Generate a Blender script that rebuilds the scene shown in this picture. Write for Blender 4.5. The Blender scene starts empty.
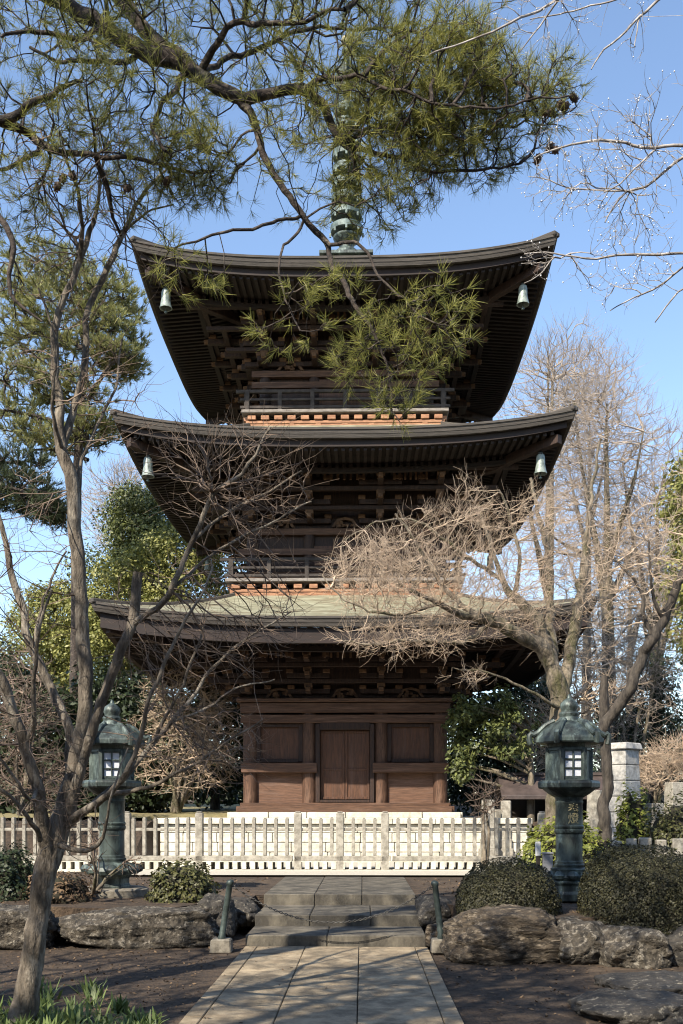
import bpy, math, random
import numpy as np
from mathutils import Vector, Matrix, noise
C = bpy.context.scene.collection
R = math.radians
PI = math.pi
rng = np.random.default_rng(7)
random.seed(7)
THETA = R(1.2)
F = 1000.0; CX = 341.5; HZ = 811.0; EYE = 1.6
SUN_AZ = R(36); SUN_EL = R(40.5)

def P(px, py, d):
    return ((px - CX) / F * d, d, EYE + (HZ - py) / F * d)
def T(u, v):
    c, s = math.cos(THETA), math.sin(THETA)
    return (-0.309 + u * c + v * s, v * c - u * s)

# ------------------------------------------------------------------ materials
def mat(name, c1, c2=None, scale=6.0, rough=0.8, bump=0.0, bscale=None, detail=6, stretch=(1, 1, 1),
        metallic=0.0, island=0.0, c3=None, s3=1.2, f3=(0.52, 0.68), bdist=0.02, spec=0.5):
    c1 = tuple(x * K for x in c1); c2 = c2 and tuple(x * K for x in c2); c3 = c3 and tuple(x * K for x in c3)
    m = bpy.data.materials.new(name); m.use_nodes = True
    nt = m.node_tree; N = nt.nodes; L = nt.links
    b = N['Principled BSDF']
    b.inputs['Roughness'].default_value = rough
    b.inputs['Metallic'].default_value = metallic
    b.inputs['Specular IOR Level'].default_value = spec
    tc = N.new('ShaderNodeTexCoord'); mp = N.new('ShaderNodeMapping')
    mp.inputs['Scale'].default_value = stretch
    L.new(tc.outputs['Object'], mp.inputs['Vector'])
    col = None
    if c2 is not None:
        n = N.new('ShaderNodeTexNoise'); n.inputs['Scale'].default_value = scale
        n.inputs['Detail'].default_value = detail; n.inputs['Roughness'].default_value = 0.65
        L.new(mp.outputs['Vector'], n.inputs['Vector'])
        r = N.new('ShaderNodeValToRGB')
        r.color_ramp.elements[0].position = 0.38; r.color_ramp.elements[1].position = 0.62
        r.color_ramp.elements[0].color = (*c1, 1); r.color_ramp.elements[1].color = (*c2, 1)
        L.new(n.outputs['Fac'], r.inputs['Fac']); col = r.outputs['Color']
    if c3 is not None:
        n = N.new('ShaderNodeTexNoise'); n.inputs['Scale'].default_value = s3
        n.inputs['Detail'].default_value = 8; n.inputs['Roughness'].default_value = 0.7
        L.new(mp.outputs['Vector'], n.inputs['Vector'])
        r = N.new('ShaderNodeValToRGB')
        r.color_ramp.elements[0].position = f3[0]; r.color_ramp.elements[1].position = f3[1]
        L.new(n.outputs['Fac'], r.inputs['Fac'])
        mx = N.new('ShaderNodeMix'); mx.data_type = 'RGBA'
        L.new(r.outputs['Color'], mx.inputs['Factor'])
        if col: L.new(col, mx.inputs['A'])
        else: mx.inputs['A'].default_value = (*c1, 1)
        mx.inputs['B'].default_value = (*c3, 1)
        col = mx.outputs['Result']
    if island > 0:
        g = N.new('ShaderNodeNewGeometry')
        mr = N.new('ShaderNodeMapRange')
        mr.inputs['To Min'].default_value = 1 - island; mr.inputs['To Max'].default_value = 1 + island
        L.new(g.outputs['Random Per Island'], mr.inputs['Value'])
        hs = N.new('ShaderNodeHueSaturation')
        L.new(mr.outputs['Result'], hs.inputs['Value'])
        if col: L.new(col, hs.inputs['Color'])
        else: hs.inputs['Color'].default_value = (*c1, 1)
        col = hs.outputs['Color']
    if col: L.new(col, b.inputs['Base Color'])
    else: b.inputs['Base Color'].default_value = (*c1, 1)
    if bump > 0:
        n = N.new('ShaderNodeTexNoise'); n.inputs['Scale'].default_value = bscale or scale * 3
        n.inputs['Detail'].default_value = 8; n.inputs['Roughness'].default_value = 0.6
        L.new(mp.outputs['Vector'], n.inputs['Vector'])
        bp = N.new('ShaderNodeBump'); bp.inputs['Strength'].default_value = bump
        bp.inputs['Distance'].default_value = bdist
        L.new(n.outputs['Fac'], bp.inputs['Height']); L.new(bp.outputs['Normal'], b.inputs['Normal'])
    return m

def leafmat(name, c1, c2, trans=0.35, rough=0.5, spec=0.4):
    c1 = tuple(x * K for x in c1); c2 = tuple(x * K for x in c2)
    m = bpy.data.materials.new(name); m.use_nodes = True
    nt = m.node_tree; N = nt.nodes; L = nt.links
    b = N['Principled BSDF']; out = N['Material Output']
    b.inputs['Roughness'].default_value = rough; b.inputs['Specular IOR Level'].default_value = spec
    g = N.new('ShaderNodeNewGeometry')
    r = N.new('ShaderNodeValToRGB')
    r.color_ramp.elements[0].color = (*c1, 1); r.color_ramp.elements[1].color = (*c2, 1)
    L.new(g.outputs['Random Per Island'], r.inputs['Fac'])
    L.new(r.outputs['Color'], b.inputs['Base Color'])
    t = N.new('ShaderNodeBsdfTranslucent'); L.new(r.outputs['Color'], t.inputs['Color'])
    ms = N.new('ShaderNodeMixShader'); ms.inputs['Fac'].default_value = trans
    L.new(b.outputs['BSDF'], ms.inputs[1]); L.new(t.outputs['BSDF'], ms.inputs[2])
    L.new(ms.outputs['Shader'], out.inputs['Surface'])
    return m

K = 0.81          # overall albedo level
M = {}
M['wood'] = mat('aged_red_brown_wood', (0.016, 0.006, 0.003), (0.038, 0.0155, 0.0075), 6, 0.75, 0.4, 30, stretch=(5, 5, .7), c3=(0.055, 0.026, 0.014), s3=1.5)  # kept dark to carry the shade of brackets and upper storeys
M['colw'] = mat('sunlit_column_wood', (0.05, 0.022, 0.0105), (0.115, 0.054, 0.028), 6, 0.75, 0.4, 30, stretch=(5, 5, .7), c3=(0.17, 0.095, 0.06), s3=1.5)  # lit copy of the wood above; the next three are lightened too
M['woodh'] = mat('aged_wood_long_grain', (0.056, 0.025, 0.012), (0.125, 0.06, 0.031), 6, 0.75, 0.4, 30, stretch=(0.5, 0.5, 7), c3=(0.18, 0.10, 0.065), s3=2.0)
M['woodd'] = mat('door_wood', (0.056, 0.0225, 0.0095), (0.12, 0.05, 0.0225), 5, 0.7, 0.4, 25, stretch=(7, 7, 0.7), c3=(0.11, 0.058, 0.04), s3=1.3)
M['panel'] = mat('wood_panel', (0.085, 0.041, 0.023), (0.18, 0.092, 0.054), 5, 0.75, 0.4, 30, stretch=(0.6, 0.6, 8), c3=(0.18, 0.11, 0.08), s3=1.6)
M['rafter'] = mat('dark_rafter_wood', (0.0085, 0.0034, 0.002), (0.018, 0.0075, 0.0042), 4, 0.8)  # near black: the shade under the eaves is put into the colour
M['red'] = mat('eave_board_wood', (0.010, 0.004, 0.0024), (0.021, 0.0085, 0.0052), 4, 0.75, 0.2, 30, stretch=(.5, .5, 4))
M['orange'] = mat('sheltered_orange_wood', (0.26, 0.115, 0.055), (0.44, 0.225, 0.115), 5, 0.7, 0.2, 30, stretch=(1, 1, 4), c3=(0.25, 0.1, 0.05), s3=3)
M['greywood'] = mat('weathered_grey_wood', (0.15, 0.13, 0.115), (0.28, 0.25, 0.22), 6, 0.8, 0.3, 30, stretch=(1, 1, 4))
M['rail'] = mat('dark_railing_wood', (0.022, 0.016, 0.013), (0.06, 0.047, 0.039), 7, 0.8)
M['blockwood'] = mat('pale_bracket_wood', (0.075, 0.035, 0.015), (0.15, 0.078, 0.036), 6, 0.8)
M['copper'] = mat('verdigris_roof_copper', (0.16, 0.155, 0.10), (0.36, 0.36, 0.26), 5, 0.6, 0.3, 20, c3=(0.15, 0.12, 0.075), s3=3, f3=(.48, .66), stretch=(.5, .5, 5))
M['edge'] = mat('layered_roof_edge', (0.042, 0.035, 0.029), (0.105, 0.09, 0.075), 4, 0.8, 0.6, 14, stretch=(0.4, 0.4, 16), c3=(0.035, 0.028, 0.023), s3=2.5)
M['stone'] = mat('cream_platform_stone', (0.50, 0.47, 0.39), (0.72, 0.69, 0.59), 9, 0.85, 0.5, 25, island=0.12, c3=(0.36, 0.32, 0.23), s3=2.2, f3=(.58, .75))
M['fence'] = mat('weathered_fence_stone', (0.22, 0.20, 0.165), (0.40, 0.375, 0.315), 9, 0.85, 0.4, 40, c3=(0.18, 0.165, 0.13), s3=5, island=0.1)
M['bronze'] = mat('verdigris_bronze', (0.014, 0.018, 0.0175), (0.075, 0.10, 0.091), 7, 0.5, 0.35, 18, metallic=0.25, c3=(0.20, 0.255, 0.23), s3=5, f3=(0.53, 0.66), stretch=(1, 1, .45))
M['bronzep'] = mat('pale_bronze', (0.12, 0.155, 0.14), (0.34, 0.39, 0.355), 9, 0.5, 0.2, 30, metallic=0.2)
M['ring'] = mat('pale_verdigris_rings', (0.055, 0.08, 0.074), (0.19, 0.245, 0.23), 6, 0.5, 0.2, 30, metallic=0.2)
M['gold'] = mat('worn_gold', (0.46, 0.38, 0.18), (0.24, 0.23, 0.16), 30, 0.5, metallic=0.1)
M['pane'] = mat('white_lantern_pane', (0.62, 0.65, 0.72), (0.72, 0.75, 0.80), 12, 0.5)
M['steel'] = mat('painted_green_post', (0.035, 0.05, 0.046), (0.095, 0.125, 0.115), 9, 0.5, 0.1, metallic=0.3)
M['iron'] = mat('dull_chain_iron', (0.05, 0.048, 0.043), (0.11, 0.105, 0.095), 20, 0.6, metallic=0.3)
M['concrete'] = mat('concrete_foot', (0.13, 0.115, 0.09), (0.25, 0.225, 0.18), 14, 0.9, 0.4)
M['slab'] = mat('paving_slab', (0.21, 0.16, 0.10), (0.40, 0.32, 0.21), 5, 0.85, 0.35, 60, island=0.12, c3=(0.11, 0.09, 0.06), s3=2.6, f3=(.46, .66))
M['step'] = mat('step_stone', (0.05, 0.044, 0.034), (0.15, 0.132, 0.10), 4, 0.85, 0.4, 40, island=0.1, c3=(0.04, 0.036, 0.029), s3=2.5, f3=(.48, .68), stretch=(1, 1, .6))
M['soil'] = mat('dark_brown_soil', (0.030, 0.0195, 0.0115), (0.084, 0.055, 0.033), 11, 0.95, 1.0, 30, c3=(0.15, 0.102, 0.062), s3=1.3, bdist=0.04)  # dark brown with paler warm patches from noise
M['gravel'] = mat('pale_gravel', (0.42, 0.39, 0.32), (0.58, 0.54, 0.45), 40, 0.95, 0.6, 70)
M['drygrass'] = mat('dry_winter_grass', (0.20, 0.17, 0.075), (0.30, 0.25, 0.12), 9, 0.95, 0.6, 60, c3=(0.12, 0.12, 0.05), s3=2)
M['rock'] = mat('lichen_rock', (0.018, 0.015, 0.011), (0.095, 0.079, 0.058), 13, 0.9, 1.0, 11, c3=(0.23, 0.205, 0.165), s3=15, f3=(0.53, 0.60), bdist=0.09)
M['rockb'] = mat('brown_rock', (0.022, 0.016, 0.01), (0.11, 0.083, 0.054), 10, 0.9, 1.0, 9, c3=(0.24, 0.195, 0.14), s3=11, f3=(0.53, 0.62), bdist=0.09, stretch=(.7, 1, 2.2))
M['rockd'] = mat('dark_smooth_rock', (0.018, 0.016, 0.013), (0.06, 0.052, 0.042), 12, 0.8, 0.9, 11, c3=(0.2, 0.18, 0.14), s3=14, f3=(0.56, 0.63), bdist=0.06)
M['monument'] = mat('pale_granite', (0.34, 0.33, 0.305), (0.52, 0.505, 0.47), 14, 0.8, 0.3, 60, c3=(0.22, 0.21, 0.185), s3=3)
M['bark'] = mat('grey_brown_bark', (0.07, 0.056, 0.041), (0.235, 0.197, 0.152), 15, 0.9, 1.0, 20, stretch=(1, 1, .3), c3=(0.36, 0.32, 0.26), s3=6, f3=(.53, .64), bdist=0.06)
M['barkd'] = mat('dark_trunk_bark', (0.026, 0.021, 0.017), (0.085, 0.07, 0.054), 16, 0.9, 1.0, 16, stretch=(1, 1, .3), bdist=0.03)
M['barkp'] = mat('pine_bark', (0.022, 0.016, 0.013), (0.075, 0.056, 0.044), 14, 0.9, 1.0, 22, c3=(0.20, 0.165, 0.125), s3=9, f3=(.56, .66), bdist=0.03)
M['barkt'] = mat('tan_mossy_bark', (0.09, 0.07, 0.048), (0.27, 0.225, 0.165), 9, 0.9, 1.0, 14, stretch=(1, 1, .4), c3=(0.075, 0.07, 0.028), s3=3.5, f3=(.48, .62), bdist=0.06)
M['twigt'] = mat('beige_twigs', (0.36, 0.265, 0.18), (0.66, 0.52, 0.38), 3, 0.8)
M['twigg'] = mat('grey_brown_twigs', (0.11, 0.077, 0.056), (0.26, 0.19, 0.14), 3, 0.8)
M['twigr'] = mat('pale_pink_grey_twigs', (0.27, 0.215, 0.165), (0.50, 0.42, 0.345), 2.5, 0.85)
M['twigw'] = mat('white_lichened_twigs', (0.17, 0.145, 0.125), (0.5, 0.46, 0.42), 14, 0.8)
M['bud'] = mat('white_buds', (0.8, 0.8, 0.8), None, rough=0.6)
M['needle'] = leafmat('pine_needles', (0.085, 0.11, 0.026), (0.50, 0.48, 0.12), 0.42)
M['needled'] = leafmat('blue_green_needles', (0.03, 0.048, 0.024), (0.11, 0.13, 0.055), 0.25)
M['needlef'] = leafmat('far_pine_needles', (0.11, 0.135, 0.045), (0.48, 0.46, 0.18), 0.38)
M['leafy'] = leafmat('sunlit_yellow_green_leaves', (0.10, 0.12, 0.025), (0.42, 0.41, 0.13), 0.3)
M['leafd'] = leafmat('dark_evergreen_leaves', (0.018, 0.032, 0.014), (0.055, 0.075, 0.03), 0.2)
M['leafm'] = leafmat('glossy_shrub_leaves', (0.035, 0.052, 0.016), (0.21, 0.235, 0.075), 0.25)
M['leafl'] = leafmat('bright_bush_leaves', (0.12, 0.15, 0.025), (0.34, 0.36, 0.08), 0.35)
M['leafb'] = leafmat('bronzed_azalea_leaves', (0.013, 0.0145, 0.005), (0.062, 0.058, 0.02), 0.2, rough=.6)
M['leafg'] = leafmat('olive_azalea_leaves', (0.04, 0.048, 0.012), (0.13, 0.125, 0.04), 0.2)
M['blade'] = leafmat('lily_blades', (0.07, 0.11, 0.03), (0.28, 0.36, 0.12), 0.35)
M['litter'] = leafmat('fallen_leaves', (0.05, 0.03, 0.018), (0.22, 0.145, 0.08), 0.1, rough=.8)
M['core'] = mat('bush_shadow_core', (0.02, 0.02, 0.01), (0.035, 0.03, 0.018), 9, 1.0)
M['shedroof'] = mat('brown_shed_roof', (0.05, 0.036, 0.032), (0.09, 0.066, 0.058), 3, 0.6, 0.2)
M['dark'] = mat('dark_shed_boards', (0.02, 0.016, 0.014), (0.04, 0.03, 0.025), 5, 0.9)
M['grey'] = mat('grey_box_paint', (0.33, 0.33, 0.34), (0.4, 0.4, 0.41), 8, 0.6)
M['white'] = mat('white_post_paint', (0.78, 0.78, 0.76), (0.85, 0.85, 0.82), 8, 0.6)
M['cone'] = mat('pine_cone', (0.05, 0.03, 0.02), (0.11, 0.07, 0.05), 30, 0.8)

# ------------------------------------------------------------------ object helpers
def tag(o, label=None, cat=None, group=None, kind=None):
    if label: o['label'] = label
    if cat: o['category'] = cat
    if group: o['group'] = group
    if kind: o['kind'] = kind
    return o
def thing(name, label, cat, loc=(0, 0, 0), rz=0.0, group=None):
    o = bpy.data.objects.new(name, None); C.objects.link(o)
    o.empty_display_size = 0.2
    o.location = loc; o.rotation_euler = (0, 0, rz)
    return tag(o, label, cat, group)
def dup(root, loc=None, rz=None, label=None):
    r = root.copy(); C.objects.link(r)
    if loc is not None: r.location = loc
    if rz is not None: r.rotation_euler = (0, 0, rz)
    if label: r['label'] = label
    for ch in list(root.children):
        c = ch.copy(); C.objects.link(c); c.parent = r
        for g in list(ch.children):
            d = g.copy(); C.objects.link(d); d.parent = c
    return r
def link(name, me, m, parent=None, smooth=False):
    me.materials.clear(); me.materials.append(m)
    if smooth: me.polygons.foreach_set('use_smooth', np.ones(len(me.polygons), bool))
    o = bpy.data.objects.new(name, me); C.objects.link(o)
    if parent: o.parent = parent
    return o

class MB:
    def __init__(s): s.v = []; s.f = []; s.rot = 0.0; s.off = (0, 0, 0)
    def addv(s, pts):
        b = len(s.v); c, n = math.cos(s.rot), math.sin(s.rot)
        ox, oy, oz = s.off
        for x, y, z in pts: s.v.append((x * c - y * n + ox, x * n + y * c + oy, z + oz))
        return b
    def box(s, cx, cy, cz, sx, sy, sz, rz=0.0, taper=1.0):
        hx, hy, hz = sx / 2, sy / 2, sz / 2; c, n = math.cos(rz), math.sin(rz)
        pts = []
        for z, k in ((-hz, 1.0), (hz, taper)):
            for x, y in ((-hx, -hy), (hx, -hy), (hx, hy), (-hx, hy)):
                x *= k; y *= k
                pts.append((cx + x * c - y * n, cy + x * n + y * c, cz + z))
        b = s.addv(pts)
        s.f += [(b+3, b+2, b+1, b), (b+4, b+5, b+6, b+7)] + [(b+i, b+(i+1) % 4, b+4+(i+1) % 4, b+4+i) for i in range(4)]
    def prism(s, prof, y0, y1):          # profile in x,z extruded along y
        n = len(prof)
        b = s.addv([(x, y0, z) for x, z in prof] + [(x, y1, z) for x, z in prof])
        s.f.append(tuple(b+i for i in range(n))); s.f.append(tuple(b+n+i for i in reversed(range(n))))
        s.f += [(b+(i+1) % n, b+i, b+n+i, b+n+(i+1) % n) for i in range(n)]
    def lathe(s, prof, n=24, cx=0, cy=0, rot=0.0):
        k = len(prof); pts = []
        for r, z in prof:
            for i in range(n):
                a = rot + 2 * PI * i / n
                pts.append((cx + r * math.cos(a), cy + r * math.sin(a), z))
        b = s.addv(pts)
        for j in range(k - 1):
            for i in range(n):
                i2 = (i + 1) % n
                s.f.append((b + j*n + i, b + j*n + i2, b + (j+1)*n + i2, b + (j+1)*n + i))
        s.f.append(tuple(b + i for i in reversed(range(n)))); s.f.append(tuple(b + (k-1)*n + i for i in range(n)))
    def bar(s, pts, w, h):               # a square beam following a polyline (top at the points)
        n = len(pts); rows = []
        for i, p in enumerate(pts):
            a = Vector(pts[max(0, i-1)]); c = Vector(pts[min(n-1, i+1)])
            d = (c - a); d.z = 0
            d.normalize(); sd = Vector((-d.y, d.x, 0)) * (w / 2)
            p = Vector(p)
            rows += [p + sd, p - sd, p - sd - Vector((0, 0, h)), p + sd - Vector((0, 0, h))]
        b = s.addv([tuple(r) for r in rows])
        for i in range(n - 1):
            for k in range(4):
                k2 = (k + 1) % 4
                s.f.append((b + i*4 + k, b + (i+1)*4 + k, b + (i+1)*4 + k2, b + i*4 + k2))
        s.f.append((b, b+1, b+2, b+3)); e = b + (n-1)*4; s.f.append((e+3, e+2, e+1, e))
    def tube(s, pts, r, n=8):
        V, Fq = tube_np([Vector(p) for p in pts], [r] * len(pts), n)
        b = s.addv([tuple(x) for x in V]); s.f += [tuple(b + i for i in q) for q in Fq]
    def grid(s, rows):                   # rows of points -> quads
        w = len(rows[0]); b = s.addv([p for r in rows for p in r])
        for j in range(len(rows) - 1):
            for i in range(w - 1):
                s.f.append((b + j*w + i, b + j*w + i + 1, b + (j+1)*w + i + 1, b + (j+1)*w + i))
    def build(s, name, m, parent=None, smooth=False, bevel=0.0):
        me = bpy.data.meshes.new(name); me.from_pydata(s.v, [], s.f); me.update()
        o = link(name, me, m, parent, smooth)
        if bevel:
            md = o.modifiers.new('bevel', 'BEVEL'); md.width = bevel; md.segments = 1; md.limit_method = 'ANGLE'
        if smooth:
            try: me.set_sharp_from_angle(angle=R(40))
            except Exception: pass
        return o

def tube_np(pts, rad, n):
    V = []; Fq = []; k = len(pts)
    prev = None
    for i in range(k):
        d = (pts[min(k-1, i+1)] - pts[max(0, i-1)]).normalized()
        if prev is None:
            ref = Vector((1, 0, 0)) if abs(d.x) < 0.8 else Vector((0, 1, 0))
            a = (ref - d * ref.dot(d)).normalized()
        else:
            a = (prev - d * prev.dot(d)).normalized()
        prev = a; b = d.cross(a)
        for j in range(n):
            t = 2 * PI * j / n
            V.append(pts[i] + (a * math.cos(t) + b * math.sin(t)) * rad[i])
    for i in range(k - 1):
        for j in range(n):
            j2 = (j + 1) % n
            Fq.append((i*n + j, i*n + j2, (i+1)*n + j2, (i+1)*n + j))
    Fq.append(tuple(reversed(range(n)))); Fq.append(tuple((k-1)*n + j for j in range(n)))
    return V, Fq

def mesh_np(name, V, Fa, m, parent=None, smooth=False):
    """V (n,3); Fa (k,3) or (k,4) int array, or list of such arrays"""
    me = bpy.data.meshes.new(name)
    if not isinstance(Fa, list): Fa = [Fa]
    Fa = [np.asarray(f, np.int32) for f in Fa if len(f)]
    nl = sum(f.size for f in Fa); npoly = sum(len(f) for f in Fa)
    me.vertices.add(len(V)); me.vertices.foreach_set('co', np.asarray(V, np.float32).ravel())
    me.loops.add(nl); me.loops.foreach_set('vertex_index', np.concatenate([f.ravel() for f in Fa]))
    me.polygons.add(npoly)
    tot = np.concatenate([np.full(len(f), f.shape[1], np.int32) for f in Fa])
    st = np.concatenate([[0], np.cumsum(tot)[:-1]]).astype(np.int32)
    me.polygons.foreach_set('loop_start', st); me.polygons.foreach_set('loop_total', tot)
    me.update(calc_edges=True); me.validate()
    return link(name, me, m, parent, smooth)

def nrm(a): return a / np.maximum(np.linalg.norm(a, axis=-1, keepdims=True), 1e-9)
def perp(d):
    ref = np.where(np.abs(d[:, :1]) < 0.8, np.array([[1., 0, 0]]), np.array([[0., 1, 0]]))
    a = nrm(ref - d * np.sum(ref * d, 1, keepdims=True))
    return a, np.cross(d, a)
def segs(P0, P1, r0, r1, n=3):
    d = nrm(P1 - P0); a, b = perp(d); k = len(P0)
    V = np.zeros((k, 2, n, 3))
    for j in range(n):
        t = 2 * PI * j / n
        o = a * math.cos(t) + b * math.sin(t)
        V[:, 0, j] = P0 + o * r0[:, None]; V[:, 1, j] = P1 + o * r1[:, None]
    base = np.arange(k)[:, None, None] * (2 * n)
    q = np.array([[j, (j+1) % n, n + (j+1) % n, n + j] for j in range(n)])[None]
    return V.reshape(-1, 3), (base + q).reshape(-1, 4)
def join(parts):
    Vs = []; Fs = []; b = 0
    for V, Fq in parts:
        if len(V) == 0: continue
        Vs.append(V); Fs.append(np.asarray(Fq) + b); b += len(V)
    return np.concatenate(Vs), Fs

def catmull(pts, step):
    pts = [np.array(p, float) for p in pts]
    out = []
    for i in range(len(pts) - 1):
        p0 = pts[max(0, i-1)]; p1 = pts[i]; p2 = pts[i+1]; p3 = pts[min(len(pts)-1, i+2)]
        n = max(2, int(np.linalg.norm((p2 - p1)[:3]) / step))
        for k in range(n):
            t = k / n
            out.append(0.5 * (2*p1 + (p2-p0)*t + (2*p0-5*p1+4*p2-p3)*t*t + (3*p1-p0-3*p2+p3)*t**3))
    out.append(pts[-1])
    return out

def limbs_mesh(name, limbs, m, parent, n=9, step=0.12, wob=0.06, kink=0.0):
    """limbs: list of polylines of (x,y,z,r)"""
    parts = []
    nodes = []
    for L in limbs:
        q = catmull(L, step)
        if kink:
            for i, p in enumerate(q):
                if i: p[:3] += kink * np.array(noise.noise_vector(Vector(p[:3]) * 4.5)) + kink * .5 * np.array(noise.noise_vector(Vector(p[:3]) * 11))
        pts = [Vector(p[:3]) for p in q]; rad = [max(0.002, p[3]) for p in q]
        rad = [r * (1 + wob * noise.noise(p * 3.1)) for r, p in zip(rad, pts)]
        V, Fq = tube_np(pts, rad, n)
        quad = [f for f in Fq if len(f) == 4]
        V = np.array([tuple(v) for v in V])
        # bark irregularity
        for i in range(len(V)):
            r = rad[min(len(rad)-1, i // n)]
            if r > 0.02:
                pc = np.array(pts[min(len(pts)-1, i // n)])
                V[i] = pc + (V[i] - pc) * (1 + 0.13 * noise.noise(Vector(V[i]) * (0.7 / r)))
        parts.append((V, np.array(quad)))
        nodes.append(np.array([p for p in q]))
    V, Fs = join(parts)
    o = mesh_np(name, V, Fs, m, parent, True)
    return o, nodes

def mst(nodes, pts, bf=0.35, base_path=0.4):
    """attach pts to nodes greedily (cost = distance + bf*path). returns positions and parents of added edges, descendants"""
    X0 = np.concatenate([n[:, :3] for n in nodes])
    path0 = np.concatenate([np.linspace(0, 1, len(n)) * base_path for n in nodes])
    N0 = len(X0); n = len(pts)
    X = np.concatenate([X0, pts]); par = np.full(N0 + n, -1); path = np.concatenate([path0, np.zeros(n)])
    best = np.full(n, 1e9); bp = np.zeros(n, int)
    for i in range(0, N0, 40):
        d = np.linalg.norm(pts[:, None] - X0[None, i:i+40], axis=2) + bf * path0[None, i:i+40]
        k = d.argmin(1); v = d[np.arange(n), k]
        u = v < best; best[u] = v[u]; bp[u] = i + k[u]
    order = []
    for it in range(n):
        j = int(best.argmin())
        gi = N0 + j; par[gi] = bp[j]
        path[gi] = path[bp[j]] + np.linalg.norm(X[gi] - X[bp[j]])
        best[j] = np.inf; order.append(gi)
        d = np.linalg.norm(pts - X[gi], axis=1) + bf * path[gi]
        u = (d < best) & np.isfinite(best)
        best[u] = d[u]; bp[u] = gi
    nd = np.ones(N0 + n)
    for gi in reversed(order):
        if par[gi] >= N0: nd[par[gi]] += nd[gi]
    return X, par, nd, N0

def cloud(ells, n, rnd=None, shell=0.0):
    """random points in a list of ellipsoids (cx,cy,cz,rx,ry,rz,weight)"""
    g = rnd or rng
    w = np.array([e[6] if len(e) > 6 else e[3] * e[4] * e[5] for e in ells], float); w /= w.sum()
    idx = g.choice(len(ells), n, p=w)
    d = nrm(g.normal(size=(n, 3))); rr = g.random(n) ** (1/3)
    if shell: rr = shell + (1 - shell) * rr
    E = np.array([e[:6] for e in ells])
    return E[idx, :3] + d * rr[:, None] * E[idx, 3:6]

def twigs(X, par, nd, N0, rt=0.004, pw=0.42, rmax=0.05, tips=3, tl=0.18, tipr=0.0025, spread=0.9, up=0.2, allnodes=True, g=None, jit=0.0):
    g = g or rng
    idx = np.arange(N0, len(X)); p = par[idx]
    r = np.minimum(rt * nd ** pw, rmax)
    rp = np.where(p >= N0, np.minimum(r[p], 1.6 * r[idx]), r[idx] * 1.25)
    parts = []
    big = r[idx] > 0.012
    # bend every edge once so the branches do not look like straight sticks
    mid = (X[p] + X[idx]) / 2 + g.normal(size=(len(idx), 3)) * np.linalg.norm(X[idx] - X[p], axis=1)[:, None] * 0.07
    rm = (rp + r[idx]) / 2
    for sel, n in ((big, 6), (~big, 3)):
        if sel.any():
            parts.append(segs(X[p][sel], mid[sel], rp[sel], rm[sel], n))
            parts.append(segs(mid[sel], X[idx][sel], rm[sel], r[idx][sel], n))
    ends = None
    if tips:
        src = idx if allnodes else idx[nd[idx] <= 2]
        src = np.repeat(src, tips); k = len(src)
        d0 = nrm(X[src] - X[par[src]])
        d = nrm(d0 + g.normal(size=(k, 3)) * spread * 0.6 + np.array([0, 0, up]))
        l = tl * (0.4 + g.random(k))
        m1 = X[src] + d * l[:, None] * 0.5
        d2 = nrm(d + g.normal(size=(k, 3)) * 0.3 + np.array([0, 0, up * .5]))
        e = m1 + d2 * l[:, None] * 0.5
        rr = np.full(k, tipr)
        parts.append(segs(X[src], m1, rr * 1.15, rr, 3)); parts.append(segs(m1, e, rr, rr * 0.55, 3))
        ends = (e, d2)
    V, Fs = join(parts)
    return V, Fs, ends

def needles(Pn, D, n, L, w, spread=0.9, g=None):
    g = g or rng
    k = len(Pn) * n
    Pp = np.repeat(Pn, n, 0); Dd = np.repeat(D, n, 0)
    d = nrm(Dd + nrm(g.normal(size=(k, 3))) * spread * (0.5 + g.random((k, 1)) * .7))
    l = L * (0.45 + 0.85 * g.random((k, 1)))
    a, _ = perp(d); side = nrm(np.cross(d, g.normal(size=(k, 3)))) * w / 2
    base = Pp - Dd * (g.random((k, 1)) * L * 0.7)
    V = np.stack([base - side, base + side, base + d * l + side * .35, base + d * l - side * .35], 1).reshape(-1, 3)
    return V, np.arange(k * 4).reshape(-1, 4)

def leaves(pos, size, g=None, nb=None, asp=0.5, up=0.5):
    """rhombus leaves; nb: preferred normals"""
    g = g or rng
    k = len(pos)
    nn = g.normal(size=(k, 3)); nn[:, 2] = np.abs(nn[:, 2]) + up
    if nb is not None: nn = nn * 0.7 + nb
    nn = nrm(nn); a, b = perp(nn)
    t = g.random((k, 1)) * 2 * PI
    u = a * np.cos(t) + b * np.sin(t); v = np.cross(nn, u)
    s = size * (0.6 + 0.8 * g.random((k, 1)))
    V = np.stack([pos - u * s * .5, pos + v * s * asp * .5, pos + u * s * .5 + nn * s * .08, pos - v * s * asp * .5], 1).reshape(-1, 3)
    return V, np.arange(k * 4).reshape(-1, 4)

def clumps(ells, nclump, per, cr, g=None, shell=0.55, flat=0.8):
    g = g or rng
    c = cloud(ells, nclump, g, shell)
    rr = cr * (0.5 + g.random(nclump))
    d = nrm(g.normal(size=(nclump * per, 3))) * (0.35 + 0.65 * g.random((nclump * per, 1)) ** .5)
    d[:, 2] *= flat
    ctr = np.repeat(c, per, 0)
    return ctr + d * np.repeat(rr, per)[:, None], nrm(d), c
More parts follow.
